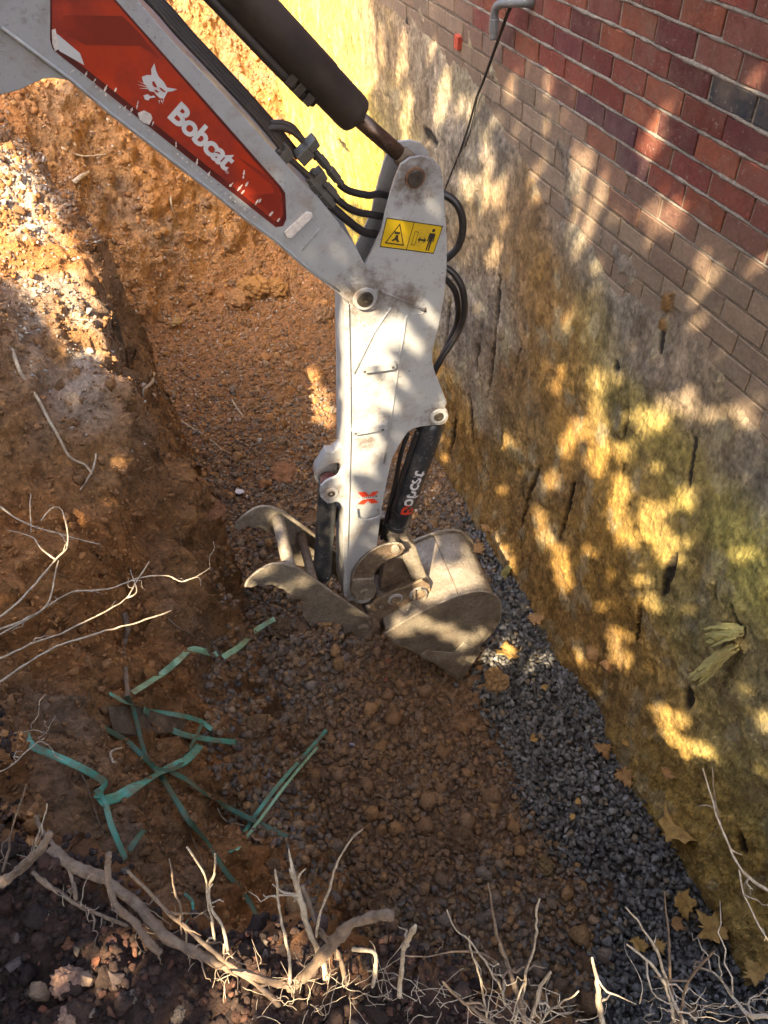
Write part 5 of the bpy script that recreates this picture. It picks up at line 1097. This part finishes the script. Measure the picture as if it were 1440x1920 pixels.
tw = [
 ([(238, 1632, -1.60), (265, 1660, -1.64), (305, 1702, -1.70), (345, 1735, -1.74), (390, 1775, -1.77), (440, 1815, -1.79), (470, 1840, -1.80), (525, 1885, -1.82)], 4.5, 7, 'long pale split twig crossing the longest root diagonally', 6),
 ([(350, 1588, -1.45), (365, 1610, -1.50), (385, 1650, -1.58), (393, 1690, -1.66), (400, 1735, -1.74), (402, 1765, -1.80)], 2.5, 4, 'forked twig in front of the concrete lump', 2),
 ([(403, 1600, -1.45), (402, 1635, -1.52), (394, 1662, -1.6), (398, 1700, -1.68), (420, 1740, -1.74), (430, 1790, -1.80)], 3, 4.5, 'upright twig beside the forked one', 2),
 ([(317, 1610, -1.45), (325, 1645, -1.52), (328, 1680, -1.60), (340, 1710, -1.68), (345, 1755, -1.78)], 2.2, 3.2, 'crooked thin twig left of the concrete lump', 2),
 ([(516, 1630, -1.45), (520, 1680, -1.55), (530, 1720, -1.62), (538, 1780, -1.72), (545, 1860, -1.84)], 3, 5, 'straight twig left of the splintered root', 4),
 ([(680, 1555, -1.25), (650, 1590, -1.32), (628, 1640, -1.42), (608, 1690, -1.55), (595, 1755, -1.70)], 2.2, 3.5, 'tallest slim twig bending right at bottom centre', 0),
 ([(50, 1470, -1.55), (35, 1510, -1.62), (18, 1560, -1.70), (12, 1600, -1.78), (0, 1635, -1.85)], 2, 3.5, 'thin bent twig near the left edge', 1),
 ([(88, 1506, -1.70), (70, 1560, -1.76), (62, 1600, -1.82)], 1.5, 2.2, 'tiny twig behind the sawn stub', 2),
 ([(780, 1735, -1.50), (762, 1760, -1.58), (755, 1790, -1.66), (754, 1830, -1.75), (752, 1870, -1.82)], 6, 6, 'cut brown stem with a round pale end', 1),
 ([(915, 1655, -1.30), (920, 1700, -1.38), (925, 1740, -1.46), (940, 1780, -1.54), (958, 1830, -1.62), (975, 1880, -1.70), (990, 1925, -1.78)], 2.5, 8, 'tallest bleached stem in the lower middle twig cluster', 4),
 ([(1012, 1685, -1.30), (1005, 1720, -1.38), (1000, 1770, -1.50), (985, 1820, -1.60), (975, 1880, -1.72), (965, 1925, -1.80)], 3, 3.5, 'slim straight stem right of the tallest bleached stem', 2),
 ([(838, 1705, -1.35), (855, 1740, -1.42), (895, 1780, -1.50), (925, 1830, -1.60), (950, 1890, -1.72)], 1.8, 3, 'thin arching twig left of the tallest bleached stem', 4),
 ([(752, 1790, -1.50), (800, 1795, -1.52), (860, 1785, -1.54), (910, 1790, -1.56), (935, 1810, -1.60)], 1.8, 2.6, 'nearly level twig reaching left toward the cut brown stem', 2),
 ([(1033, 1822, -1.45), (1012, 1850, -1.52), (1000, 1885, -1.62), (990, 1925, -1.74)], 3.5, 4.5, 'blunt pale stem end right of the lower middle cluster', 2),
 ([(1110, 1795, -1.30), (1118, 1830, -1.38), (1125, 1870, -1.48), (1135, 1925, -1.62)], 3.5, 8, 'single splintered grey stick at the bottom, right of centre', 2),
 ([(1245, 1670, -1.25), (1250, 1740, -1.36), (1258, 1800, -1.46), (1262, 1860, -1.56), (1268, 1925, -1.68)], 2, 4, 'upright stem of the lower right twig cluster', 4),
 ([(1172, 1700, -1.28), (1210, 1745, -1.36), (1240, 1800, -1.46), (1258, 1870, -1.56), (1280, 1925, -1.66)], 2, 5, 'left slanting stem of the lower right twig cluster', 4),
 ([(1175, 1770, -1.30), (1215, 1800, -1.38), (1248, 1850, -1.48), (1270, 1925, -1.62)], 2.5, 4, 'lowest left stem of the lower right twig cluster', 3),
 ([(1340, 1782, -1.30), (1305, 1820, -1.38), (1285, 1860, -1.48), (1272, 1925, -1.62)], 2, 4.5, 'right slanting stem of the lower right twig cluster', 5),
 ([(1440, 1905, -1.30), (1400, 1900, -1.32), (1375, 1870, -1.34), (1340, 1825, -1.36), (1300, 1810, -1.38)], 5, 2, 'twig entering from the right edge near the bottom', 4),
 ([(1318, 1440, -1.9), (1335, 1500, -1.95), (1345, 1540, -2.0), (1375, 1600, -2.05), (1400, 1640, -2.1), (1440, 1670, -2.15)], 1.6, 4, 'thin pale branching twig against the wool coat at right', 4),
 ([(1335, 1435, -1.9), (1340, 1490, -1.95), (1350, 1530, -2.0)], 1.2, 2.2, 'fine upright twiglet beside the pale branching twig at right', 1),
 ([(1385, 1630, -2.0), (1395, 1680, -2.02), (1425, 1740, -2.05), (1445, 1770, -2.08)], 1.6, 2.5, 'short twig low at the right edge over the wool', 3),
 ([(660, 1780, -1.72), (700, 1785, -1.70), (703, 1810, -1.74), (698, 1850, -1.80)], 5, 5, 'sunlit broken stub at bottom centre', 1),
 ([(830, 1840, -1.55), (860, 1870, -1.64), (900, 1900, -1.74), (930, 1925, -1.80)], 3.5, 5, 'leaning pale twig at the bottom left of the middle cluster', 3),
 ([(880, 1755, -1.48), (890, 1800, -1.56), (905, 1860, -1.68), (915, 1920, -1.78)], 2, 3, 'plain short twig between the cut stem and the middle cluster', 3),
 ([(1085, 1858, -1.45), (1060, 1870, -1.5), (1030, 1895, -1.58), (1010, 1925, -1.66)], 2, 3, 'fine twig leaning right at the bottom below the single stick', 2),
]
for i, (pts, a, b2, lab_, sd2) in enumerate(tw): twig('twig', pts, a, b2, 'twig' if i % 3 else 'root', lab_, G2, 'twig', sd2, 30 + i, 8)
G3 = 'pale bare twigs reaching over the left bank'
zt = -2.0
tl = [
 ([(-40, 1300, -2.0), (0, 1278, -2.0), (60, 1235, -2.02), (130, 1205, -2.05), (200, 1182, -2.08), (260, 1168, -2.1), (322, 1142, -2.12)], 3.4, 2.2, 'lowest and straightest pale twig over the left bank', 0, ()),
 ([(-40, 1245, -1.98), (0, 1230, -2.0), (60, 1205, -2.02), (130, 1180, -2.05), (200, 1145, -2.08), (240, 1120, -2.1), (258, 1090, -2.1), (282, 1052, -2.08)], 3.4, 1.6, 'pale twig forking upward at its tip, second from the bottom', 3, ([(240, 1120, -2.1), (255, 1108, -2.1), (245, 1070, -2.08)],)),
 ([(-40, 1195, -1.96), (0, 1178, -1.98), (60, 1155, -2.0), (135, 1112, -2.04), (205, 1103, -2.08), (260, 1085, -2.1), (310, 1078, -2.12), (345, 1090, -2.14), (395, 1064, -2.14)], 3.2, 1.3, 'longest pale twig reaching furthest right toward the thumb', 5, ([(345, 1090, -2.14), (370, 1085, -2.14), (375, 1100, -2.15)],)),
 ([(-40, 1180, -1.94), (0, 1155, -1.95), (45, 1118, -1.95), (105, 1048, -1.95), (128, 1020, -1.95), (120, 962, -1.92), (103, 950, -1.9), (78, 975, -1.9)], 3.2, 1.8, 'pale twig hooking back at its top, highest over the left bank', 2, ([(105, 1048, -1.95), (75, 1025, -1.93), (55, 1005, -1.92), (10, 993, -1.9)],)),
 ([(110, 1050, -1.96), (105, 1085, -1.98), (90, 1130, -2.0), (60, 1155, -2.02), (0, 1190, -2.02)], 2.2, 2.4, 'short pale twig hanging below the hooked twig', 1, ()),
 ([(-20, 1452, -1.95), (10, 1440, -1.95), (35, 1420, -1.94), (70, 1392, -1.92), (88, 1382, -1.92)], 2.4, 1.2, 'small pale twig at the left edge above the teal strap end', 4, ([(35, 1420, -1.94), (10, 1410, -1.94), (0, 1390, -1.93)],)),
 ([(-20, 1380, -2.0), (20, 1375, -2.0), (60, 1370, -2.0), (90, 1376, -2.0)], 1.8, 1.0, 'fine level twig touching the teal strap at left', 4, ()),
 ([(57, 925, -1.95), (56, 950, -1.96), (57, 1000, -1.97)], 1.6, 1.6, 'tiny upright twig above the hooked twig', 0, ()),
 ([(0, 950, -2.0), (60, 985, -2.05), (110, 1000, -2.1), (190, 1020, -2.2)], 2.6, 1.6, 'grey twig lying on the bank behind the hooked twig', 2, ()),
]
for i, (pts, a, b2, lab_, sd2, br_) in enumerate(tl): twig('twig', pts, a, b2, 'twig', lab_, G3, 'twig', sd2, 80 + i, 7, br_, wa=.006)
# exposed roots on the soil face
G4 = 'thin roots exposed in the soil'
def onsoil(name, pts, r, m, label, wa=.004, seed=0, lift=.006):
    P_ = [hit(u, v) for u, v in pts]; cs = crom(P_, 6); cs = wig(cs, wa, seed, 14); cs = [c * (1 - lift / np.linalg.norm(c) * 1.0) for c in cs]; d = np.linalg.norm(P_[0]) / F
    b = MB(); b.tube(cs, list(np.linspace(r * d, r * d * .5, len(cs))), 7); return tag(b.out(name, m, None, True), label, 'root', G4)
onsoil('root', [(22, 655), (40, 700), (75, 755), (100, 800), (130, 855), (160, 872), (172, 890)], 3.6, 'twig', 'long crooked root snaking down the left bank face', seed=3, lift=.02)
onsoil('root', [(180, 850), (172, 885), (150, 920)], 2, 'twig', 'short branch root at the lower end of the long crooked root', seed=4, lift=.02)
onsoil('root', [(288, 700), (284, 718), (270, 730), (268, 745)], 3.5, 'twig', 'pale hooked root sticking out of the bank spur', seed=5, lift=.03)
onsoil('root', [(290, 715), (300, 735), (315, 750)], 4.5, 'root', 'brown root stub beside the pale hooked root', seed=6, lift=.02)
onsoil('root', [(340, 790), (370, 808), (400, 828), (420, 848)], 1.8, 'twig', 'fine straight root at the bank foot below the spur', seed=7, lift=.012)
onsoil('root', [(138, 342), (152, 332), (166, 322)], 4.5, 'twig', 'stubby pale root at the crest of the sunlit spur', seed=8, lift=.03)
onsoil('root', [(178, 455), (190, 452), (208, 450)], 2.5, 'twig', 'small pale root on the shaded side of the spur', seed=9, lift=.02)
onsoil('root', [(320, 368), (322, 390), (330, 408)], 2, 'twig', 'thin curled root on the far orange slope', seed=10, lift=.012)
onsoil('root', [(115, 276), (150, 292), (190, 290), (228, 288)], 1.6, 'twig', 'hair thin root lying across the slope under the boom', seed=11, lift=.012)
onsoil('root', [(435, 750), (455, 780), (485, 800)], 1.8, 'twig', 'thin brown root among the far pebbles', seed=12, lift=.012)
onsoil('root', [(315, 1160), (350, 1185), (400, 1203), (425, 1204)], 1.6, 'root', 'dark thin root beside the upper end of the pale straps', seed=13, lift=.02)
onsoil('root', [(710, 1490), (745, 1515), (780, 1535)], 1.5, 'root', 'fine dark rootlet on the open muddy floor', seed=14, lift=.02)
twig('root', [(232, 1150, -2.75), (238, 1180, -2.85), (232, 1210, -2.95), (236, 1255, -3.05), (238, 1310, -3.15)], 8, 6, 'root', 'stripped brown stick standing upright above the broken board', G4, 'root', 0, 15, 10)
twig('root', [(228, 1402, -3.1), (208, 1412, -3.08), (210, 1430, -3.1), (218, 1432, -3.12)], 4, 3, 'twig', 'small curled root stub in the hollow below the board', G4, 'root', 0, 16, 8)
twig('root', [(130, 1420, -2.6), (155, 1460, -2.7), (175, 1510, -2.85), (190, 1550, -3.0)], 1.8, 1.2, 'root', 'thin dark root hanging behind the leftmost teal strap', G4, 'root', 1, 17, 6)
twig('root', [(350, 1530, -2.9), (360, 1570, -2.9), (375, 1600, -2.8), (385, 1640, -2.6)], 1.6, 1.2, 'root', 'thin dark root hanging over the hollow in front of the long dark strap', G4, 'root', 1, 18, 6)
twig('root', [(408, 1516, -3.4), (425, 1540, -3.5), (445, 1545, -3.55), (458, 1548, -3.55)], 2.5, 1.6, 'twig', 'pale bent rootlet where two straps cross near the floor', G4, 'root', 0, 19, 6)
# tangles of hair roots nobody could count
b = MB(); r_ = np.random.default_rng(5)
seeds = [(520, 1880, 70, 26), (620, 1850, 60, 34), (700, 1860, 60, 30), (420, 1830, 70, 24), (800, 1880, 60, 30), (900, 1890, 70, 30), (980, 1900, 60, 30), (1060, 1905, 50, 14), (1250, 1900, 70, 24), (1340, 1890, 60, 22), (300, 1740, 60, 20), (160, 1700, 60, 16), (60, 1620, 50, 14), (1400, 1880, 40, 14), (590, 1890, 40, 30)]
for (u, v, sp2, nn) in seeds:
    for _ in range(nn * 2 // 5):
        uu, vv = u + r_.normal(0, sp2 * .5), v + r_.normal(0, sp2 * .25); p = onz(uu, min(vv, 1950), -1.82 if u < 850 else -1.68); d = np.array([r_.normal(0, .6), r_.normal(0, .6), r_.uniform(.1, 1.1)]); d /= np.linalg.norm(d); L = r_.uniform(.03, .12); pts = [p]
        for q_ in range(9): d = d + r_.normal(0, .2, 3); d[2] -= .03; d /= np.linalg.norm(d); pts.append(pts[-1] + d * L / 9)
        b.tube(pts, list(np.linspace(r_.uniform(.0006, .0013), .0004, 10)), 5)
tag(b.out('hair_roots', 'twig', None, True), 'tangled fine pale rootlets along the near edge', 'roots', kind='stuff')
b = MB()
for _ in range(200):
    u, v = r_.uniform(0, 330), r_.uniform(300, 1500)
    p = hit(u, v)
    if p[2] < -3.6: continue
    p = p * .996; d = np.array([r_.normal(.3, .5), r_.normal(0, .5), -r_.uniform(.2, 1)]); d /= np.linalg.norm(d); L = r_.uniform(.02, .09); pts = [p]
    for q_ in range(6): d = d + r_.normal(0, .4, 3); d /= np.linalg.norm(d); pts.append(pts[-1] + d * L / 6)
    b.tube(pts, list(np.linspace(.0011, .0005, 7)), 4)
tag(b.out('fine_rootlets', 'root', None, True), 'fine broken rootlets bristling from the left bank face', 'roots', kind='stuff')
# ------------------------------------------------------------------ unseen tree behind and left of the viewer, leaf gaps cut to place sun patches
su = np.cross(SUN, [0, 0, 1.]); su /= np.linalg.norm(su); sv = np.cross(su, SUN)
def uv(p): return np.array([p @ su, p @ sv])
holes = []; polys = []
def hw(u, v, r, u2=None, v2=None, f=None):
    f = f or (lambda a, b: onwall(a, b, XW - .04))
    a = f(u, v); b = f(u2, v2) if u2 is not None else a; R = r * np.linalg.norm(a) / F
    holes.append((uv(a), uv(b), R * .70))
for q in [(1022, 142, 12), (952, 148, 14), (1240, 205, 18, 1225, 262), (1088, 295, 15, 1078, 335), (1100, 372, 26, 1088, 436), (1222, 375, 13, 1217, 430), (1270, 375, 17, 1258, 405), (910, 275, 15, 905, 370), (934, 335, 14, 932, 362), (1010, 285, 9, 995, 330), (1147, 386, 11), (1339, 512, 18), (1436, 476, 15), (1112, 495, 10),
          (750, 70, 18, 745, 110), (829, 150, 20, 820, 210), (858, 190, 14), (905, 250, 12), (880, 345, 20), (954, 154, 12), (1117, 700, 14, 1120, 770), (1122, 790, 20, 1118, 870), (1078, 800, 17, 1060, 840), (945, 824, 13), (1226, 782, 32), (1290, 752, 28), (1342, 775, 16), (1406, 782, 14), (1174, 846, 15), (1031, 906, 17), (945, 918, 8),
          (1160, 900, 14, 1168, 1010), (1192, 1010, 13), (1225, 960, 21, 1250, 1045), (1211, 1000, 15), (1286, 936, 20), (1008, 960, 13, 1025, 1010), (1050, 1040, 18, 1060, 1090), (1387, 1041, 15), (1312, 1075, 12), (1118, 1129, 11), (1200, 1090, 14, 1222, 1130), (1155, 1190, 20, 1162, 1240), (1240, 1345, 13, 1270, 1385), (1280, 1352, 14), (1315, 1403, 19), (1436, 1355, 12), (980, 640, 9), (1060, 600, 8), (1160, 700, 10),
          (880, 200, 9), (920, 460, 8), (760, 180, 20, 755, 240), (700, 330, 24), (800, 90, 10)]: hw(*q)
for q in [(950, 1225, 17), (925, 1280, 24), (880, 1315, 10)]: hw(*q, f=lambda a, b: hit(a, b))
fa = lambda o: (lambda a, b: P(a, b, o))
for q in [(640, 580, 14, 641, 1100), (690, 600, 22, 672, 690), (705, 735, 24, 690, 790), (690, 830, 22, 680, 870), (745, 610, 14, 770, 640), (690, 965, 18, 684, 1000), (700, 630, 16, 740, 700), (820, 600, 9), (735, 755, 16)]: hw(*q, f=fa(SN))
for q in [(735, 1030, 16, 750, 1025), (786, 1112, 15), (768, 1060, 12, 780, 1085)]: hw(*q, f=fa(.1))
for q in [(800, 1168, 12, 885, 1205), (745, 1183, 9, 790, 1155), (880, 1195, 12, 905, 1190)]: hw(*q, f=fa(0))
for q in [(470, 985, 8, 520, 965), (475, 1085, 7, 530, 1062), (540, 1035, 10, 530, 1000)]: hw(*q, f=fa(.2))
polys.append([uv(p) for p in [P(u, v, 0) for u, v in [(868, 1113), (905, 1104), (938, 1126)]] + [P(u, v, 0.2) for u, v in [(890, 1040), (870, 1010), (845, 1015), (850, 1050), (803, 1060), (812, 1105), (790, 1130)]]])
polys.append([uv(onwall(u, v)) for u, v in [(415, -200), (440, 120), (560, 330), (720, 420), (735, 330), (690, 200), (735, 120), (700, 0), (600, -200)]])
polys.append([uv(onz(u, v, z)) for u, v, z in [(-80, 240, -1.45), (60, 280, -1.6), (120, 370, -1.75), (175, 480, -1.85), (225, 600, -1.95), (250, 695, -2.05), (220, 722, -2.08), (150, 665, -2.05), (100, 605, -1.95), (60, 545, -1.85), (-80, 490, -1.7)]])
polys.append([uv(hit(u, v)) for u, v in [(-30, 555), (20, 570), (45, 605), (30, 640), (-30, 590)]])
polys.append([uv(onz(u, v, -1.9)) for u, v in [(300, -150), (330, 20), (350, 60), (425, 150), (440, 0), (430, -200)]])
for q in [(80, 1840, 22, 130, 1825), (130, 1870, 22, 160, 1880), (175, 1845, 18), (420, 1775, 14, 470, 1812), (600, 1808, 14, 620, 1790), (550, 1660, 9, 560, 1730), (520, 1880, 16, 620, 1895), (700, 1800, 10, 702, 1780), (915, 1690, 9, 935, 1770), (340, 1700, 10, 400, 1740)]: hw(*q, f=lambda a, b: onz(a, b, -1.75))
for q in [(100, 1180, 14, 290, 1075), (150, 1195, 10, 310, 1150), (120, 1000, 12, 110, 1050)]: hw(*q, f=lambda a, b: onz(a, b, -1.95))
ctr = np.array([.3, 2.6, -2.6]) + SUN * 6.6
tree = empty('tree', (-5.3, -2.3, -1.6)); tag(tree, 'unseen leafy green tree behind the viewer, leaf gaps shaped to lay sun patches', 'tree')
n = 115000
uc = uv(ctr); lu = rng.uniform(-4.3, 4.3, n) + uc[0]; lv = rng.uniform(-4.1, 4.1, n) + uc[1]; ld = rng.normal(ctr @ SUN, .55, n)
ok = np.ones(n, bool)
# uneven outline of the crown
rad = np.hypot((lu - uc[0]) / 4.1, (lv - uc[1]) / 3.9); ok &= rad < 1.0 + .12 * fbm(np.stack([lu, lv, lu * 0], 1), 1.2, 2, 9)
for a, b_, R in holes:
    ab = b_ - a; L2 = ab @ ab; s = np.clip(((lu - a[0]) * ab[0] + (lv - a[1]) * ab[1]) / L2, 0, 1) if L2 > 1e-9 else lu * 0
    ok &= np.hypot(lu - a[0] - s * ab[0], lv - a[1] - s * ab[1]) > R + .025
for pl in polys: ok &= ~inpoly(lu, lv, pl)
lu, lv, ld = lu[ok], lv[ok], ld[ok]; cpos = lu[:, None] * su + lv[:, None] * sv + ld[:, None] * SUN
k = len(cpos); sz = rng.uniform(.035, .058, k); R = rots(k)
leafv = np.array([(-1, 0, 0), (-.3, .55, .1), (.5, .45, .05), (1.1, 0, -.1), (.5, -.45, .05), (-.3, -.55, .1)])
Rm = R.copy()
# leaves turn their faces to the sun
nz_ = SUN + rng.normal(0, .35, (k, 3)); nz_ /= np.linalg.norm(nz_, axis=1, keepdims=True); xa = np.cross(nz_, rng.normal(size=(k, 3))); xa /= np.linalg.norm(xa, axis=1, keepdims=True); ya = np.cross(nz_, xa)
LV = cpos[:, None, :] + sz[:, None, None] * (leafv[None, :, 0:1] * xa[:, None] + leafv[None, :, 1:2] * ya[:, None] + leafv[None, :, 2:3] * nz_[:, None])
LF = (np.arange(k) * 6)[:, None, None] + np.array([[0, 1, 5, 5], [1, 2, 4, 5], [2, 3, 4, 4]])[None]
LF1 = (np.arange(k) * 6)[:, None] + np.array([1, 2, 4, 5]); LT = np.concatenate([(np.arange(k) * 6)[:, None] + np.array([0, 1, 5]), (np.arange(k) * 6)[:, None] + np.array([2, 3, 4]), (np.arange(k) * 6)[:, None] + np.array([1, 2, 4]), (np.arange(k) * 6)[:, None] + np.array([1, 4, 5])])
npmesh('dapple_crown', LV.reshape(-1, 3), LT, 'leafgreen', None, tree, False)
b = MB(); base = np.array([-5.3, -2.3, -1.65]); b.tube(crom([base, base + [.1, .1, 1.2], ctr + SUN * .9 + [0, 0, -.6]], 6), list(np.linspace(.20, .05, 13)), 12)
for a in range(9):
    e = ctr + su * 3.1 * math.cos(a * .7) + sv * 3.0 * math.sin(a * .7) + SUN * .9; s0 = base + (ctr + SUN * .9 + [0, 0, -.6] - base) * (.55 + .045 * a)
    b.tube(crom([s0, (s0 + e) / 2 + SUN * .5, e], 5), list(np.linspace(.05, .012, 11)), 7)
b.out('trunk', 'bark', tree, True)
